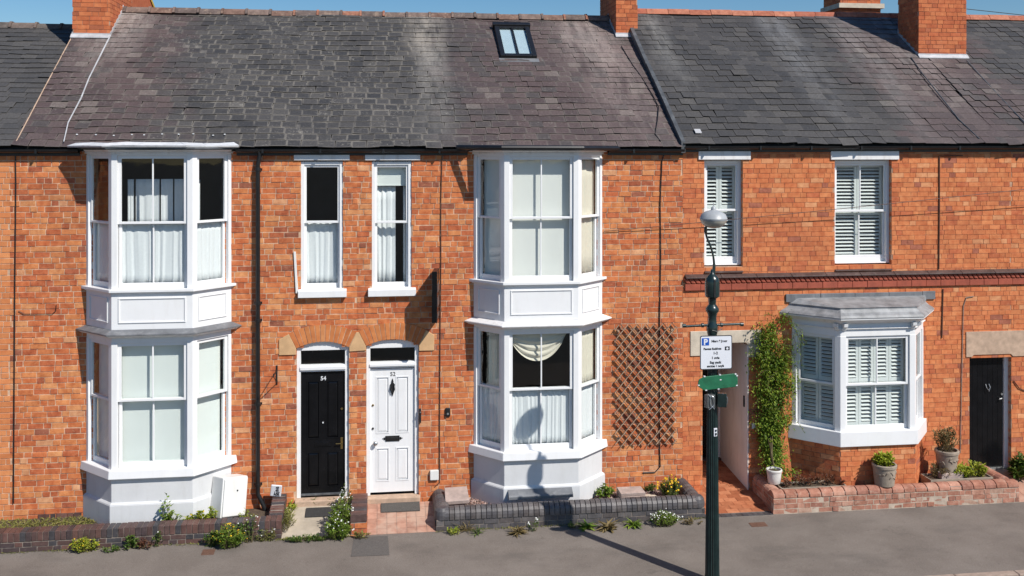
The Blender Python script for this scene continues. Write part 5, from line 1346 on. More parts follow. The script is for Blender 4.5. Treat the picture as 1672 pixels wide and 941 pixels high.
def rosette(name, label, px, py, ground, n, L, W, mat, seed, spread=1.0, cat='weed', group=None):
    r = random.Random(seed); x, y, z = ground(px, py); mb = MB()
    for k in range(n):
        a = r.uniform(0, 2 * math.pi); el = r.uniform(.15, 1.15); d = Vector((math.cos(a) * math.cos(el) * spread, math.sin(a) * math.cos(el) * .8, math.sin(el)))
        leaf(mb, Vector((x + r.gauss(0, .02), y + r.gauss(0, .015), z)), d, L * r.uniform(.6, 1.2), W * r.uniform(.7, 1.2), bend=r.uniform(.2, .6))
    return tag(mb.build(name, M[mat]), label, cat, group)
def gl(zz):
    def f(px, py): x, y = on_ground(px, py, zz); return x, y, zz
    return f
WD = 'weeds along the garden walls'
clump('weed', 'yellow-green bushy weed at the foot of the left wall near its left end', 'weed', 136, 901, on_pave, .42, .22, 360, .035, 'leaf_lime', 'petal_yellow', 25, 1, .22, group=WD)
clump('weed', 'small dark weed growing out of the wall face left of the thistle', 'weed', 62, 890, on_pave, .12, .16, 40, .03, 'leaf_dark', None, 0, 2, .08, group=WD)
clump('weed', 'brownish dock weed at the foot of the left wall under the bay', 'weed', 212, 896, on_pave, .26, .17, 60, .06, 'leaf_dark', None, 0, 3, .14, group=WD)
clump('weed', 'reddish dead weed beside the dock at the left wall', 'weed', 236, 897, on_pave, .16, .15, 45, .05, 'leaf_red', None, 0, 4, .1, group=WD)
clump('weed', 'thin dark weed on the middle of the left wall', 'weed', 258, 893, on_pave, .15, .24, 46, .035, 'leaf_dark', 'petal_white', 3, 5, .1, group=WD)
clump('flowering_weed', 'bright bushy weed with yellow flowers at the foot of the left wall', 'weed', 374, 894, on_pave, .46, .33, 520, .045, 'leaf', 'petal_yellow', 60, 6, .26, group=WD)
clump('weed', 'green leafy weed left of the bright yellow flowering weed', 'weed', 346, 892, on_pave, .22, .22, 130, .045, 'leaf_dark', None, 0, 7, .16, group=WD)
clump('daisy_weed', 'scrambling dark weed with tiny white flowers near the left wall corner', 'weed', 408, 886, on_pave, .34, .42, 150, .035, 'leaf_dark', 'petal_white', 14, 8, .14, group=WD)
clump('weed', 'pale scrubby weed at the end of the left wall', 'weed', 436, 884, on_pave, .3, .2, 110, .03, 'moss', 'petal_white', 6, 9, .12, group=WD)
clump('weed', 'low creeping weed at the wall foot between two bushy weeds', 'weed', 182, 900, on_pave, .3, .07, 90, .03, 'leaf_dark', None, 0, 10, .14, group=WD)
clump('tall_weed', 'tall single stemmed green weed in front of the left bay', 'weed', 272, 838, None, .16, .52, 26, .06, 'leaf', None, 0, 11, .10, wid=.7, y=-.66, zbase=.25)
clump('weed', 'broad leaved base of greenery below the tall weed of the left bay', 'weed', 284, 844, None, .30, .22, 50, .06, 'leaf', None, 0, 12, .12, wid=.7, y=-.66, zbase=.25)
clump('weed', 'lime green clump between the left bay and the meter box', 'weed', 324, 843, None, .42, .26, 150, .05, 'leaf_lime', 'petal_yellow', 6, 13, .14, wid=.7, y=-.66, zbase=.25)
clump('weed', 'lime green weed under the meter box', 'weed', 346, 838, None, .16, .34, 60, .05, 'leaf_lime', None, 0, 14, .10, wid=.7, y=-.68, zbase=.25)
clump('weed', 'small yellow-green weed right of the meter box', 'weed', 400, 836, None, .3, .22, 60, .04, 'leaf_lime', 'petal_white', 3, 15, .12, y=-.66, zbase=.25)
clump('weed', 'grassy weed left of the concrete path', 'weed', 468, 862, on_path, .24, .22, 190, .045, 'moss', None, 0, 16, .6, wid=.3, upright=.4, group=WD)
clump('weed', 'yellowish weed beside the wall return at the black door', 'weed', 472, 838, on_path, .20, .16, 110, .045, 'leaf_lime', None, 0, 17, .5, wid=.4, upright=.3, group=WD)
clump('weed', 'low creeping weed along the front edge of the concrete path', 'weed', 500, 884, on_pave, .75, .08, 260, .035, 'leaf_dark', None, 0, 18, .14, group=WD)
clump('weed', 'thin weeds along the black door step', 'weed', 520, 824, on_path, .6, .09, 80, .035, 'leaf_dark', None, 0, 19, .07, group=WD)
clump('daisy_bush', 'tall daisy bush between the concrete path and the dividing wall', 'daisy', 556, 868, on_path, .36, .50, 640, .042, 'leaf', 'petal_white', 75, 20, .5, .011)
clump('daisy_bush', 'bright green daisy mass spilling onto the pavement by the dividing wall', 'daisy', 552, 881, on_path, .42, .30, 420, .045, 'leaf', 'petal_white', 30, 21, .25, .011)
clump('daisy_bush', 'dark slender daisy plant against the black door frame', 'daisy', 565, 836, on_path, .2, .45, 170, .032, 'leaf_dark', 'petal_white', 22, 22, .3, .011)
clump('weed', 'small yellowing weed at the foot of the dividing wall', 'weed', 589, 880, on_pave, .22, .14, 80, .035, 'moss', None, 0, 23, .1, group=WD)
clump('weed', 'small bright green tuft at the left corner of the bullnose wall', 'weed', 739, 872, on_pave, .22, .10, 110, .03, 'leaf_lime', None, 0, 24, .14, group=WD)
rosette('grass_tuft', 'dry grass tuft at the left end of the bullnose wall', 762, 868, on_pave, 46, .24, .012, 'leaf_dry', 25, group=WD)
rosette('grass_tuft', 'dark grassy weed right of the dry grass tuft', 780, 872, on_pave, 26, .16, .016, 'leaf_dark', 26, group=WD)
rosette('rosette_weed', 'spiky olive rosette weed at the middle of the bullnose wall', 846, 872, on_pave, 60, .17, .028, 'leaf_dry', 27, 1.2, group=WD)
clump('daisy_weed', 'few small white daisies beside the spiky rosette', 'daisy', 872, 868, on_pave, .2, .2, 50, .03, 'leaf_dark', 'petal_white', 12, 28, .12, .012, group=WD)
rosette('dandelion', 'low green leaf rosette just right of the lamp shadow', 958, 864, on_pave, 40, .17, .05, 'leaf', 29, 1.2, group=WD)
rosette('dandelion', 'yellowing dandelion rosette under the bullnose wall', 994, 866, on_pave, 42, .2, .055, 'leaf_dry', 30, 1.2, group=WD)
rosette('dandelion', 'small green rosette left of the daisy clump', 1034, 860, on_pave, 40, .16, .04, 'leaf', 31, 1.2, group=WD)
clump('daisy_clump', 'dense white daisy clump at the foot of the bullnose wall', 'daisy', 1084, 859, on_pave, .46, .24, 520, .03, 'leaf', 'petal_white', 75, 32, .25, .012)
clump('weed', 'dry scrubby weed at the right end of the bullnose wall', 'weed', 1132, 856, on_pave, .34, .10, 80, .03, 'leaf_dry', None, 0, 33, .1, group=WD)
clump('weed', 'small green tuft under the lamp sign shadow', 'weed', 936, 862, on_pave, .16, .08, 50, .03, 'leaf', None, 0, 34, .1, group=WD)
clump('garden_plant', 'leafy green plant in the gravel right of the middle bay', 'plant', 988, 812, gl(.27), .26, .20, 110, .06, 'leaf', None, 0, 35, .2, wid=.7)
clump('yellow_flowers', 'clump of yellow garden flowers behind the bullnose wall', 'flowers', 1094, 812, gl(.27), .40, .32, 380, .04, 'leaf_dark', 'petal_yellow', 85, 36, .3, .016)
clump('garden_plant', 'small dark plant beside the yellow flowers', 'plant', 1063, 802, gl(.27), .22, .12, 70, .045, 'leaf_dark', None, 0, 37, .15)
clump('garden_plant', 'dark green leafy plant at the right edge of the picture', 'plant', 1668, 782, on_path, .40, .42, 260, .085, 'leaf_dark', None, 0, 38, .4, wid=.65)
# fine scrub and moss: uncountable
def scrub(name, mat, n, fn, L=.04, W=.006, seed=3):
    r = random.Random(seed); mb = MB()
    for _ in range(n):
        x, y, z = fn(r); a = r.uniform(0, 6.28); d = Vector((math.cos(a) * .8, math.sin(a) * .8, r.uniform(.35, 1.2))); leaf(mb, Vector((x, y, z)), d, L * r.uniform(.5, 1.4), W * r.uniform(.7, 1.5), bend=r.uniform(.1, .5))
    return tag(mb.build(name, M[mat], origin=(0, -.5, .2)), None, None, None, 'stuff')
scrub('moss_and_grass', 'moss', 2600, lambda r: (r.uniform(-6.4, -4.3), -.02 - .62 * r.random() ** .8, .25), .05, .014)
scrub('bed_grass', 'moss', 1300, lambda r: (r.uniform(-4.4, -1.75), r.uniform(-.72, -.56), .25), .05, .012, 4)
def foot(r):
    x = r.choice((r.uniform(-6.5, xr), r.uniform(XP0, XP1), r.uniform(XM0, XM1)))
    k = .5 + .5 * math.sin(x * 7.3) * math.sin(x * 3.1 + 1)
    return (x, YW - abs(r.gauss(0, .03)) * (0.4 + k), zpave(YW) + .002 if r.random() < k + .15 else .03)
scrub('wall_foot_weeds', 'moss', 2100, foot, .04, .010, 5)
scrub('right_bed_litter', 'leaf_red', 700, lambda r: (r.uniform(XR0 + .2, XR1 - .3), r.uniform(-.72, -.05), .29), .04, .014, 6)

# climber on the wall of the right house
r = random.Random(50)
ROOT = Vector((X(1266, -.42), -.42, .50))
o = empty('climbing_plant', tuple(ROOT), 'tall green climbing plant between the passage and the bay of the right house', 'climber')
prof = [(770, 1264, 8), (755, 1263, 12), (735, 1260, 15), (710, 1257, 19), (690, 1259, 25), (660, 1264, 30), (630, 1267, 34), (600, 1265, 33), (575, 1260, 29), (550, 1254, 22), (530, 1262, 20), (515, 1290, 12)]
def pinterp(py):
    for (a, b) in zip(prof, prof[1:]):
        if b[0] <= py <= a[0]:
            t = (a[0] - py) / (a[0] - b[0]); return a[1] + (b[1] - a[1]) * t, a[2] + (b[2] - a[2]) * t
    return prof[-1][1:]
lf, st = MB(), MB()
for c in range(470):
    py = 515 + 258 * r.random() ** .92; cx, w = pinterp(py); s = r.uniform(-1, 1); w *= .82 + .38 * math.sin(py * .11 + (1.3 if s > 0 else 0)) * (.8 if s > 0 else .5); px = cx + w * s * r.uniform(.75, 1.12)
    dpt = .06 + .22 * math.sqrt(max(0, 1 - s * s)) * min(1, (w / 34)) * r.uniform(.3, 1.15) + (.25 if py > 735 else 0) * (py - 735) / 35
    y = -dpt; cp = Vector((X(px, y), y, Z(px, py, y))); sz = r.uniform(.035, .085)
    for k in range(int(r.uniform(14, 30) * (1.0 if py > 560 else .6))):
        p = cp + Vector((r.gauss(0, sz), r.gauss(0, sz * .7), r.gauss(0, sz))); p.y = min(p.y, -.02)
        d = Vector((r.gauss(0, .6), -.5 + r.gauss(0, .5), r.gauss(.05, .6))); leaf(lf, p, d, r.uniform(.035, .07), r.uniform(.02, .034), bend=r.uniform(0, .4))
for c in range(34):          # loose trailing shoots
    px = r.uniform(1232, 1300); py = r.uniform(515, 680); p = Vector((X(px, -.15), -.15 - r.uniform(0, .15), Z(px, py, -.2))); d = Vector((r.gauss(0, .5), -.3, r.gauss(.1, .5))).normalized(); pts = [p]
    for k in range(5): d = (d + Vector((r.gauss(0, .25), r.gauss(0, .15), -.12))).normalized(); pts.append(pts[-1] + d * .06)
    st.tube(pts, .003, 4, False)
    for q in pts[1:]:
        for k in range(3): leaf(lf, q, Vector((r.gauss(0, 1), -.4 + r.gauss(0, .5), r.gauss(.2, .6))), r.uniform(.025, .045), r.uniform(.012, .022), bend=.2)
for (px, y0) in ((1300, 545), (1304, 575), (1298, 600), (1306, 535)):      # wisps over the bay post
    pts = [Vector((X(1288, -.22), -.22, Z(1288, 520, -.22)))]
    for k in range(1, 8): pts.append(Vector((X(1288 + (px - 1288) * min(1, k / 3), -.32), -.30 - .02 * k, Z(px, 520 + (y0 + 30 - 520) * k / 8, -.3))))
    st.tube(pts, .003, 4, False)
    for q in pts:
        for k in range(5): leaf(lf, q + Vector((r.gauss(0, .015), 0, r.gauss(0, .02))), Vector((r.gauss(0, 1), -.5, r.gauss(0, .6))), .045, .016, bend=.2)
for k in range(5):
    pts = [ROOT + Vector((r.gauss(0, .03), r.gauss(0, .02), -.06))]
    for py in (745, 700, 650, 600, 555): cx, w = pinterp(py); yv = -.12 - (.2 if py > 730 else 0) + r.gauss(0, .02); pts.append(Vector((X(cx + r.uniform(-.6, .6) * w, yv), yv, Z(cx, py, yv))))
    st.tube(pts, [.012, .011, .010, .008, .006, .004], 5, False)
lf.build('foliage', M['leaf_climber'], o); st.build('stems', M['stalk'], o)

# pots and troughs
def pot(name, label, px, y, ztop_px, zbot_px, r0, r1, mat, relief=True):
    x = X(px, y); z0 = Z(px, zbot_px, y); z1 = Z(px, ztop_px, y); h = z1 - z0
    o = empty(name, (x, y, z0), label, 'plant pot', None)
    mb = MB(); mb.lathe([(r0 * .9, 0), (r0, .012), (r0 + (r1 - r0) * .5, h * .5), (r1 * .97, h * .84), (r1 * 1.04, h * .86), (r1 * 1.05, h * .97), (r1 * 1.0, h), (r1 * .88, h), (r1 * .86, h * .86)], (x, y, z0), 28); mb.build('pot_body', M[mat], o, smooth='angle')
    mb = MB(); mb.lathe([(r1 * .5, h * .84), (r1 * .87, h * .88)], (x, y, z0), 20); mb.build('pot_soil', M['soil'], o)
    if relief:
        mb = MB(); rr = random.Random(int(px))
        for k in range(9):
            a = -math.pi / 2 + (k - 4) * .36; f = rr.uniform(.3, .6); rad = r0 + (r1 - r0) * f + .002
            p = Vector((x + rad * math.cos(a), y + rad * math.sin(a), z0 + h * f)); t = Vector((-math.sin(a), math.cos(a), 0)); L = .05
            q = p + t * L * rr.choice((-1, 1)) + Vector((0, 0, rr.uniform(.02, .06))); mb.tube([p, p.lerp(q, .5) + Vector((0, 0, .02)), q], [.006, .012, .004], 5)
        mb.build('relief', M[mat], o, smooth=True)
    return Vector((x, y, z1))
pot('flower_pot', 'white pot under the climbing plant', 1264, -.50, 766, 789, .10, .125, 'pot_white', False)
t = pot('flower_pot', 'round buff pot standing in front of the brick bay base', 1444, -.80, 757, 792, .155, .19, 'pot_stone')
clump('potted_plant', 'small lime green plant in the pot before the bay', 'plant', 1444, 757, None, .36, .20, 240, .065, 'leaf_lime', None, 0, 61, .3, wid=.6, y=-.80, zbase=t.z - .03)
t = pot('flower_pot', 'round buff pot standing left of the black boarded door', 1546, -.42, 734, 769, .15, .19, 'pot_stone')
clump('potted_shrub', 'sparse dry olive shrub in the pot beside the black boarded door', 'shrub', 1543, 734, None, .52, .42, 330, .06, 'leaf_dry', None, 0, 62, .4, wid=.4, y=-.42, zbase=t.z - .03, upright=.3)
mb = MB(); a = X(1290, -.30); mb.box(X(1546, -.42) - .2, X(1546, -.42) + .2, -.6, -.24, .28, Z(1546, 768, -.42)); tag(mb.build('plinth_block', M['slab'], bevel=.01), 'low stone block under the dry shrub pot', 'stone block')
def trough(name, label, pxa, pxb, y, pyt, z0, d=.26, h=.12):
    a, b = X(pxa, y), X(pxb, y); z1 = z0 + h; mb = MB(); w = .022
    mb.box(a, b, y, y + w, z0, z1); mb.box(a, b, y + d - w, y + d, z0, z1); mb.box(a, a + w, y + w, y + d - w, z0, z1); mb.box(b - w, b, y + w, y + d - w, z0, z1); mb.box(a + w, b - w, y + w, y + d - w, z0, z0 + .08)
    o = mb.build(name, M['pot_stone'], bevel=.005); tag(o, label, 'trough'); WORLD[o.name] = Vector(o.location)
    s = MB(); s.box(a + w + .001, b - w - .001, y + w + .001, y + d - w - .001, z0 + .081, z1 - .025); s.build('trough_soil', M['soil'], o)
    return a, b, y + d / 2, z1
a, b, y, z1 = trough('planting_trough', 'long shallow trough with dead reddish stalks', 1276, 1383, -.70, 783, .295, .30, .13)
for k in range(5):
    clump('dead_plant', ['dead reddish stalks at the left end of the long trough', 'dead reddish stalks left of the middle of the trough', 'tall dead stalks in the middle of the trough', 'dead reddish stalks right of the middle of the trough', 'dead stalks at the right end of the long trough'][k], 'dead plant', 0, 0, None, .24, .17 + .06 * (k % 2), 48, .04, 'leaf_red', None, 0, 70 + k, .2, group='dead plants in the trough', y=y, zbase=z1 - .03) if False else None
def clump_at(x, y, z, name, label, cat, *args, **k):
    px = 836 + FOC * ((x * CY - (y + DIST) * SY) / (x * SY + (y + DIST) * CY)); return clump(name, label, cat, px, 0, None, *args, y=y, zbase=z, **k)
for k, lb in enumerate(('at the left end', 'left of the middle', 'in the middle', 'right of the middle', 'at the right end')):
    clump_at(a + (b - a) * (.1 + .2 * k), y, z1 - .03, 'dead_plant', 'dead reddish stalks ' + lb + ' of the long trough', 'dead plant', .26, .15 + .07 * (k % 2), 52, .045, 'leaf_red', seed=70 + k, dep=.2, group='dead plants in the trough')
a, b, y, z1 = trough('planting_trough', 'buff trough with green shrubs beside the black boarded door', 1520, 1622, -.66, 775, .295, .34, .14)
clump_at(a + .26, y, z1 - .03, 'trough_shrub', 'olive grey shrub at the left end of the buff trough', 'shrub', .42, .26, 260, .04, 'leaf_dry', seed=81, dep=.3, upright=.3)
clump_at(a + .62, y, z1 - .03, 'trough_shrub', 'lime green shrub in the middle of the buff trough', 'shrub', .36, .22, 240, .055, 'leaf_lime', seed=82, dep=.3)
clump_at(a + .90, y, z1 - .03, 'trough_shrub', 'feathery green shrub at the right end of the buff trough', 'shrub', .46, .24, 320, .045, 'leaf_lime', seed=83, dep=.3, upright=.3)
# loose things in the beds
mb = MB(); x, z = X(745, -.34), .27; c, s = math.cos(R(-4)), math.sin(R(-4))
mb.hexa([(x - .19, -.56, z + .09), (x + .19, -.56, z + .10), (x + .18, -.2, z + .2), (x - .18, -.2, z + .19), (x - .19, -.57, z + .15), (x + .19, -.57, z + .16), (x + .18, -.21, z + .26), (x - .18, -.21, z + .25)])
mb.box(x - .13, x + .13, -.5, -.24, z - .03, z + .095); tag(mb.build('stone_slab', M['slab'], bevel=.008), 'tilted pinkish stone slab in the gravel left of the middle bay', 'stone slab')
mb = MB(); x = X(1030, -.40)
for k in range(3): mb.box(x - .20 + rnd.uniform(-.01, .01), x + .20 + rnd.uniform(-.01, .01), -.56, -.24, .25 + .058 * k, .30 + .058 * k, jit=.006)
tag(mb.build('brick_pile', M['slab'], bevel=.006), 'small pile of flat pinkish stones in the gravel bed', 'stones')
mb = MB(); mb.lathe([(.13, 0), (.14, .02), (.12, .05), (.02, .06)], (X(1062, -.45), -.45, .255), 9); tag(mb.build('flat_stone', M['stone_pale']), 'flat pale stone beside the yellow flowers', 'stone')
# meter box leaning at the bay
o = empty('meter_box', (X(370, -.3), -.3, .2), 'white plastic meter box tilted against the left bay', 'meter box')
mb = MB(); mb.frame(Matrix.Translation((X(371, -.3), -.33, .27)) @ Matrix.Rotation(R(40), 4, 'Z') @ Matrix.Rotation(R(9), 4, 'Y') @ Matrix.Rotation(R(-6), 4, 'X'))
Q = mb.M; mb.box(-.22, .22, -.16, .14, 0, .60); mb.build('box_body', M['plastic_white'], o, bevel=.012)
mb = MB(); mb.frame(Q); mb.box(-.20, .21, -.185, -.162, .02, .58); mb.build('box_door', M['plastic_white'], o, bevel=.012)
mb = MB(); mb.frame(Q); mb.lathe([(.012, 0), (.012, .01)], (0.03, 0, 0), 8); mb.v = [Q @ Vector((.03 + (Q.inverted() @ v).x - .03, -.187 - (Q.inverted() @ v).z, .40 + (Q.inverted() @ v).y)) for v in mb.v]; mb.build('box_lock', M['black_iron'], o)
# white tablet leaning on the wall return
o = empty('number_tablet', (X(451), -.08, .48), 'small white tablet with black lettering leaning on the wall left of the black door', 'tablet')
TB = Matrix.Translation((X(450, -.1), -.14, .478)) @ Matrix.Rotation(R(14), 4, 'X') @ Matrix.Rotation(R(-8), 4, 'Y').inverted()
mb = MB(); mb.frame(TB); mb.box(-.085, .085, -.012, .012, 0, .20); mb.build('tablet_plate', M['sign_white'], o, bevel=.02)
TT = TB @ Matrix.Translation((0, -.0135, 0)) @ Matrix.Diagonal((1, -1, 1, 1))
for (b, z, s) in (('40', .145, .05), ('40', .10, .05), ('1 LO', .065, .04), ('FOR', .025, .045)): text_mesh(b, s, TT @ Matrix.Translation((.015, 0, z)), 'lettering', M['ink'], o, bold=.002)
# door mats
def mat_at(lab, pa, pb, mat):
    a, y0, z = on_path(pa[0], pa[1]); b, y1, z2 = on_path(pb[0], pb[1]); mb = MB()
    mb.hexa([(a, y0, zpath(y0) + .003), (b, y0, zpath(y0) + .003), (b, y1, zpath(y1) + .003), (a, y1, zpath(y1) + .003), (a, y0, zpath(y0) + .022), (b, y0, zpath(y0) + .022), (b, y1, zpath(y1) + .022), (a, y1, zpath(y1) + .022)])
    tag(mb.build('door_mat', M[mat], bevel=.005), lab, 'door mat', 'door mats')
mat_at('black rubber mat on the concrete path', (498, 846), (556, 829), 'rubber')
mat_at('grey mat on the tiled path at the white door', (622, 838), (685, 821), 'mat_grey')

# ------------------------------------------------------------------ street lamp and its signs
PY = -3.03
def lx(px): return X(px, PY)
def lz(py): return Z(1163, py, PY)
PX = lx(1163)
o = empty('street_lamp', (PX, PY, 0), 'green-black fluted street lamp with swan neck at the kerb', 'street lamp')
mb = MB(); mb.lathe([(.13, -.02), (.13, .05), (.108, .08), (.098, .12), (.078, lz(720)), (.064, lz(600)), (.058, lz(545))], (PX, PY, 0), 36, flute=.13); mb.build('column', M['green_black'], o)
mb = MB(); mb.lathe([(.062, lz(548)), (.075, lz(540)), (.075, lz(532)), (.06, lz(528)), (.056, lz(518)), (.066, lz(512)), (.09, lz(508)), (.092, lz(504)), (.07, lz(500)), (.05, lz(497)), (.055, lz(486))], (PX, PY, 0), 24); mb.build('collar', M['green_black'], o, smooth='angle')
mb = MB(); mb.lathe([(.062, lz(487)), (.098, lz(484)), (.102, lz(478)), (.102, lz(460)), (.092, lz(454)), (.05, lz(449)), (.025, lz(446)), (.02, lz(440))], (PX, PY, 0), 24); mb.build('gear_box', M['green_black'], o, smooth='angle')
mb = MB(); mb.box(PX - .012, PX + .012, PY - .108, PY - .095, lz(484), lz(456)); mb.build('gear_door', M['black_iron'], o)
mb = MB(); zb = lz(531); mb.tube([(lx(1118), PY, zb - .01), (lx(1148), PY, zb), (lx(1211), PY, zb + .005)], .017, 10)
for px in (1117, 1211): mb.tube([(lx(px) - .022, PY, zb), (lx(px) + .022, PY, zb)], .027, 10)
for px in (1147, 1178): mb.tube([(lx(px) - .015, PY, zb), (lx(px) + .015, PY, zb)], .03, 10)
mb.build('ladder_bar', M['green_black'], o, smooth='angle')
pts = [(1165, 447), (1166, 432), (1164, 416), (1160, 402), (1155, 390), (1152.5, 381), (1152, 370)]
def smooth_path(P, n=5):
    out = []
    for i in range(len(P) - 1):
        p0, p1, p2, p3 = P[max(i - 1, 0)], P[i], P[i + 1], P[min(i + 2, len(P) - 1)]
        for k in range(n):
            t = k / n; out.append(tuple(.5 * (2 * p1[j] + (p2[j] - p0[j]) * t + (2 * p0[j] - 5 * p1[j] + 4 * p2[j] - p3[j]) * t * t + (3 * p1[j] - p0[j] - 3 * p2[j] + p3[j]) * t ** 3) for j in range(len(p1))))
    return out + [P[-1]]
P3 = smooth_path([(lx(a), PY, lz(b)) for a, b in pts]); mb = MB(); mb.tube(P3, [.026 - .012 * min(1, k / 8) for k in range(len(P3))], 10); mb.tube([(lx(1152), PY, lz(380)), (lx(1152), PY, lz(371))], .022, 10); mb.build('swan_neck', M['green_black'], o, smooth='angle')
hx = lx(1165); mb = MB(); mb.lathe([(.182, lz(360)), (.19, lz(357)), (.165, lz(350)), (.115, lz(346)), (.055, lz(344)), (.035, lz(343)), (.03, lz(339)), (.022, lz(338)), (.006, lz(337)), (.005, lz(332))], (hx, PY, 0), 28); sh = mb.build('lamp_shell', M['lamp_grey'], o, smooth='angle')
mb = MB(); mb.lathe([(.02, lz(373)), (.09, lz(371.5)), (.14, lz(368)), (.172, lz(363)), (.18, lz(360.2))], (hx, PY, 0), 28); mb.build('lamp_bowl', M['lamp_bowl'], o, smooth='angle')
mb = MB(); a = lx(1165); mb.tube([(lx(1160), PY - .07, lz(538)), (lx(1168), PY - .08, lz(540)), (lx(1177), PY - .06, lz(536))], .006, 6); mb.build('cable_loop', M['black_iron'], o)
# sticker on the column
mb = MB(); r0 = .079; a0 = R(-84); n = 5
for k in range(n):
    t0, t1 = -math.pi / 2 + .62 * (k / n) - .05, -math.pi / 2 + .62 * ((k + 1) / n) - .05; rr = .0835
    mb.hexa([(PX + rr * math.cos(t0), PY + rr * math.sin(t0), lz(710)), (PX + rr * math.cos(t1), PY + rr * math.sin(t1), lz(710)), (PX + .07 * math.cos(t1), PY + .07 * math.sin(t1), lz(710)), (PX + .07 * math.cos(t0), PY + .07 * math.sin(t0), lz(710)),
             (PX + rr * math.cos(t0), PY + rr * math.sin(t0), lz(697)), (PX + rr * math.cos(t1), PY + rr * math.sin(t1), lz(697)), (PX + .07 * math.cos(t1), PY + .07 * math.sin(t1), lz(697)), (PX + .07 * math.cos(t0), PY + .07 * math.sin(t0), lz(697))])
stk = mb.build('sticker', M['sign_white'], o)
mb = MB(); mb.box(PX + .012, PX + .034, PY - .09, PY - .082, lz(708), lz(704.5)); mb.box(PX + .012, PX + .034, PY - .09, PY - .082, lz(702), lz(699)); mb.build('sticker_mark', M['ink'], o)
# parking sign
ys = PY - .105; sx0, sx1 = X(1143, ys), X(1195.5, ys); sz0, sz1 = Z(1169, 603.5, ys), Z(1169, 548, ys); sc = (sx0 + sx1) / 2; W, Hh = sx1 - sx0, sz1 - sz0
o = empty('parking_sign', (sc, ys, sz0), 'white parking sign with blue P square on the street lamp', 'sign')
def rounded(x0, x1, z0, z1, r, n=4):
    out = []
    for (cx, cz, a) in ((x1 - r, z1 - r, 0), (x0 + r, z1 - r, 90), (x0 + r, z0 + r, 180), (x1 - r, z0 + r, 270)): out += [(cx + r * math.cos(R(a + 90 * k / n)), cz + r * math.sin(R(a + 90 * k / n))) for k in range(n + 1)]
    return out
mb = MB(); mb.prism(rounded(sx0, sx1, sz0, sz1, .025), ys, ys + .006, 'y'); mb.box(sc - .12, sc + .06, ys + .0065, ys + .04, sz0 + .1, sz0 + .14); mb.box(sc - .12, sc + .06, ys + .0065, ys + .04, sz1 - .14, sz1 - .1); mb.build('sign_back', simple('dark_sign_border', (.06, .06, .065), .4, .05), o)
mb = MB(); mb.prism(rounded(sx0 + .012, sx1 - .012, sz0 + .012, sz1 - .012, .018), ys - .002, ys - .0005, 'y'); mb.build('sign_face', M['sign_white'], o)
u = lambda f: sx0 + W * f
v = lambda f: sz1 - Hh * f
mb = MB(); mb.box(u(.055), u(.28), ys - .004, ys - .0025, v(.285), v(.07)); mb.build('parking_panel', M['blue'], o)
ST = lambda x, z: Matrix.Translation((x, ys - .0045, z)) @ Matrix.Diagonal((1, -1, 1, 1))
text_mesh('P', Hh * .235, ST(u(.17), v(.262)), 'letter', M['sign_white'], o, .001, bold=.004)
for (b, fx, fz, s, wx) in (('Nlure 9 Jeeor', .60, .195, .075, .92), ('Pawmts Euddletts', .385, .415, .07, .86), ('1-2', .48, .55, .085, 1), ('1 ovia', .48, .685, .08, 1), ('Eag yaufz', .48, .82, .08, .95), ('ancttau 1 noyfs', .48, .925, .075, .9)):
    text_mesh(b, Hh * s * 1.25, ST(u(fx), v(fz)), 'lettering', M['ink'], o, .0008, sx=wx, bold=.0012)
mb = MB(); mb.box(u(.77), u(.92), ys - .004, ys - .0025, v(.44), v(.33)); mb.build('camera_symbol', M['ink'], o)
mb = MB(); mb.lathe([(Hh * .035, 0), (Hh * .035, .001)], (0, 0, 0), 14); mb.v = [Vector((u(.845) + p.x, ys - .0042 - p.z, v(.39) + p.y)) for p in mb.v]; mb.build('camera_ring', M['sign_white'], o)
# blank green finger plate
yg = PY - .115; gx0, gx1 = X(1140, yg), X(1205, yg); gz = Z(1172, 624, yg)
o = empty('green_plate', ((gx0 + gx1) / 2, yg, gz), 'blank faded green finger plate below the parking sign', 'sign')
cx = (gx0 + gx1) / 2; hw = (gx1 - gx0) / 2; hh = .098; ti = R(3.5)
def gp(f, g): x, z = hw * f, hh * g; return (cx + x * math.cos(ti) - z * math.sin(ti), gz + x * math.sin(ti) + z * math.cos(ti))
pl = [gp(-1, .1), gp(-.98, -.45), gp(-.72, -1), gp(.86, -.92), gp(.97, -.7), gp(1, 0), gp(.98, .7), gp(.88, .95), gp(-.7, .9), gp(-.95, .55)]
mb = MB(); mb.prism(pl, yg, yg + .022, 'y'); mb.box(cx - .03, cx + .03, yg + .0225, yg + .06, gz - .04, gz + .04); mb.build('plate', M['green_sign'], o, bevel=.006)
mb = MB()
for (f, g) in ((-.66, .93), (.12, .96), (.9, .86), (.97, .62), (.93, -.72), (-.97, -.2), (.13, .28), (-.62, -.98), (.0, -.98)):
    q = gp(f, g); mb.box(q[0] - .012, q[0] + .012, yg - .003, yg + .024, q[1] - .007, q[1] + .007)
mb.build('chipped_paint', M['lead_white'], o)
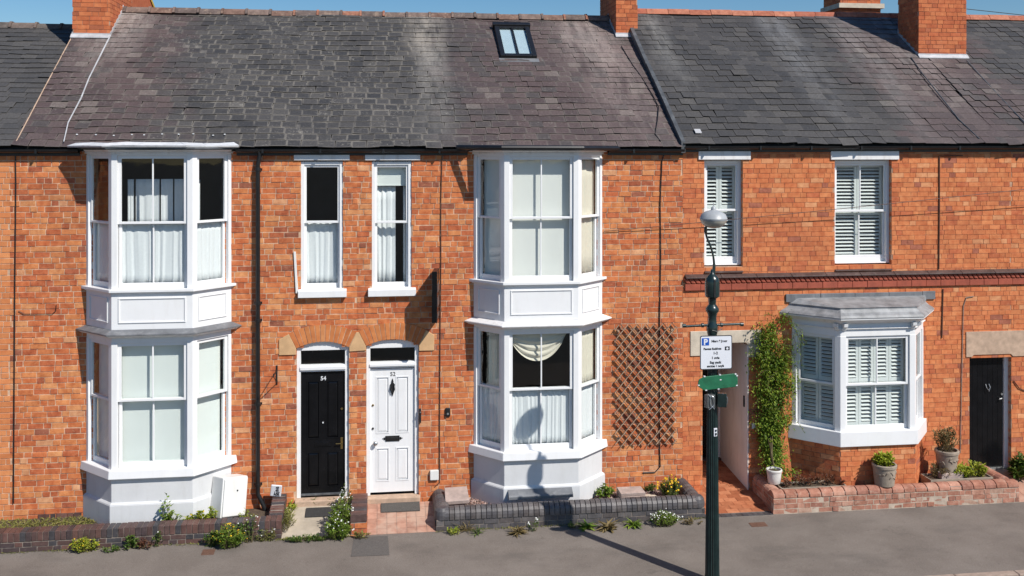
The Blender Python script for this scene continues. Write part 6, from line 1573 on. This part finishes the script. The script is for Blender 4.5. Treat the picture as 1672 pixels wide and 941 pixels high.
# strapped brackets and wire seals below it
o = empty('pole_bracket', (PX, PY - .1, lz(664)), 'grey metal pole brackets with wire loops under the green plate', 'bracket')
mb = MB(); mb.frame(Matrix.Translation((lx(1155), PY - .09, lz(652))) @ Matrix.Rotation(R(12), 4, 'Z')); mb.box(-.065, .06, -.05, .03, -.085, .09); mb.build('bracket_box', simple('dull_grey_metal', (.12, .125, .125), .45, .2, metal=.4), o, bevel=.006)
mb = MB(); mb.frame(Matrix.Translation((lx(1174), PY - .085, lz(651))) @ Matrix.Rotation(R(-18), 4, 'Z')); mb.box(-.05, .075, -.05, .03, -.09, .095); mb.build('bracket_box', M['green_black'], o, bevel=.006)
mb = MB(); c = (lx(1157), PY - .155, lz(651)); mb.tube([(c[0] + .032 * math.cos(t), c[1] - .004 * math.sin(2 * t), c[2] + .07 * math.sin(t)) for t in [2 * math.pi * k / 16 for k in range(17)]], .0065, 6, False)
mb.tube([(c[0] - .06, c[1], c[2] + .10), (c[0] - .02, c[1], c[2] + .055)], .005, 6); mb.tube([(c[0] + .02, c[1], c[2] - .06), (c[0] - .045, c[1], c[2] - .11), (c[0] - .05, c[1], c[2] - .085)], .006, 6); mb.tube([(c[0] + .0, c[1], c[2] - .07), (c[0] + .03, c[1], c[2] - .11), (c[0] + .035, c[1], c[2] - .08)], .006, 6)
c = (lx(1181), PY - .12, lz(651)); mb.tube([(c[0] + .018 * math.cos(t), c[1], c[2] + .05 * math.sin(t)) for t in [2 * math.pi * k / 14 for k in range(15)]], .006, 6, False); mb.tube([(c[0] - .06, c[1] - .02, c[2] + .10), (c[0], c[1], c[2] + .055)], .005, 6)
mb.build('wire_loops', M['steel'], o)

# overhead cables
mb = MB(); p, q = Vector((X(986, -.02), -.02, Z(986, 378, -.02))), Vector((X(1700, -.28), -.28, Z(1700, 302, -.28))); e = q + (q - p) * .6
mb.tube([p.lerp(e, t) + Vector((0, 0, -.05 * 4 * t * (1 - t))) for t in [k / 16 for k in range(17)]], .0055, 5); tag(mb.build('overhead_cable', M['cable_brown']), 'thin cable strung along the upper wall of the right house', 'cable')
mb = MB(); p, q = Vector((X(1570, 3.4), 3.4, Z(1570, 14, 3.4))), Vector((X(1700, 3.4), 3.4, Z(1700, 28, 3.4))); e = q + (q - p) * 1.5
mb.tube([p.lerp(e, t) for t in [k / 8 for k in range(9)]], .008, 5); tag(mb.build('overhead_cable', M['cable']), 'thin black cable against the sky from the right chimney', 'cable')

# ------------------------------------------------------------------ light, sky, camera
SUN = Vector((.82, -1.0, 1.31)).normalized()
el = math.asin(SUN.z); az = math.atan2(SUN.x, SUN.y)
w = bpy.data.worlds.new('World'); scene.world = w; w.use_nodes = True
nt = w.node_tree; bg = nt.nodes['Background']; sk = nt.nodes.new('ShaderNodeTexSky'); sk.sky_type = 'NISHITA'; sk.sun_disc = False
sk.sun_elevation = el; sk.sun_rotation = az; sk.air_density = 1.0; sk.dust_density = .3; sk.ozone_density = 3.5
hs = nt.nodes.new('ShaderNodeHueSaturation'); hs.inputs['Saturation'].default_value = 1.3; nt.links.new(sk.outputs[0], hs.inputs['Color']); nt.links.new(hs.outputs[0], bg.inputs['Color']); bg.inputs['Strength'].default_value = .088
sl_ = bpy.data.lights.new('sun', 'SUN'); sl_.energy = 4.9; sl_.angle = R(.5); sl_.color = (1.0, .955, .89)
so = bpy.data.objects.new('sun', sl_); col.objects.link(so); so.location = (10, -15, 18); so.rotation_euler = SUN.to_track_quat('Z', 'Y').to_euler()
cam = bpy.data.cameras.new('camera'); co = bpy.data.objects.new('camera', cam); col.objects.link(co); scene.camera = co
co.location = (0, -DIST, EYE); co.rotation_euler = (R(90), 0, -YAW)
cam.sensor_fit = 'HORIZONTAL'; cam.sensor_width = 36; cam.lens = 36 * FOC / 1672; cam.shift_y = -(470.5 - HOR) / 1672; cam.clip_end = 1500; cam.clip_start = .1
vs = scene.view_settings; vs.view_transform = 'Standard'; vs.look = 'None'; vs.exposure = 0.10; vs.gamma = 1; vs.use_curve_mapping = False
scene.cycles.use_denoising = True; scene.cycles.denoiser = 'OPENIMAGEDENOISE'; scene.cycles.denoising_prefilter = 'ACCURATE'
scene.cycles.max_bounces = 6; scene.cycles.transparent_max_bounces = 12; scene.cycles.diffuse_bounces = 3; scene.cycles.glossy_bounces = 3
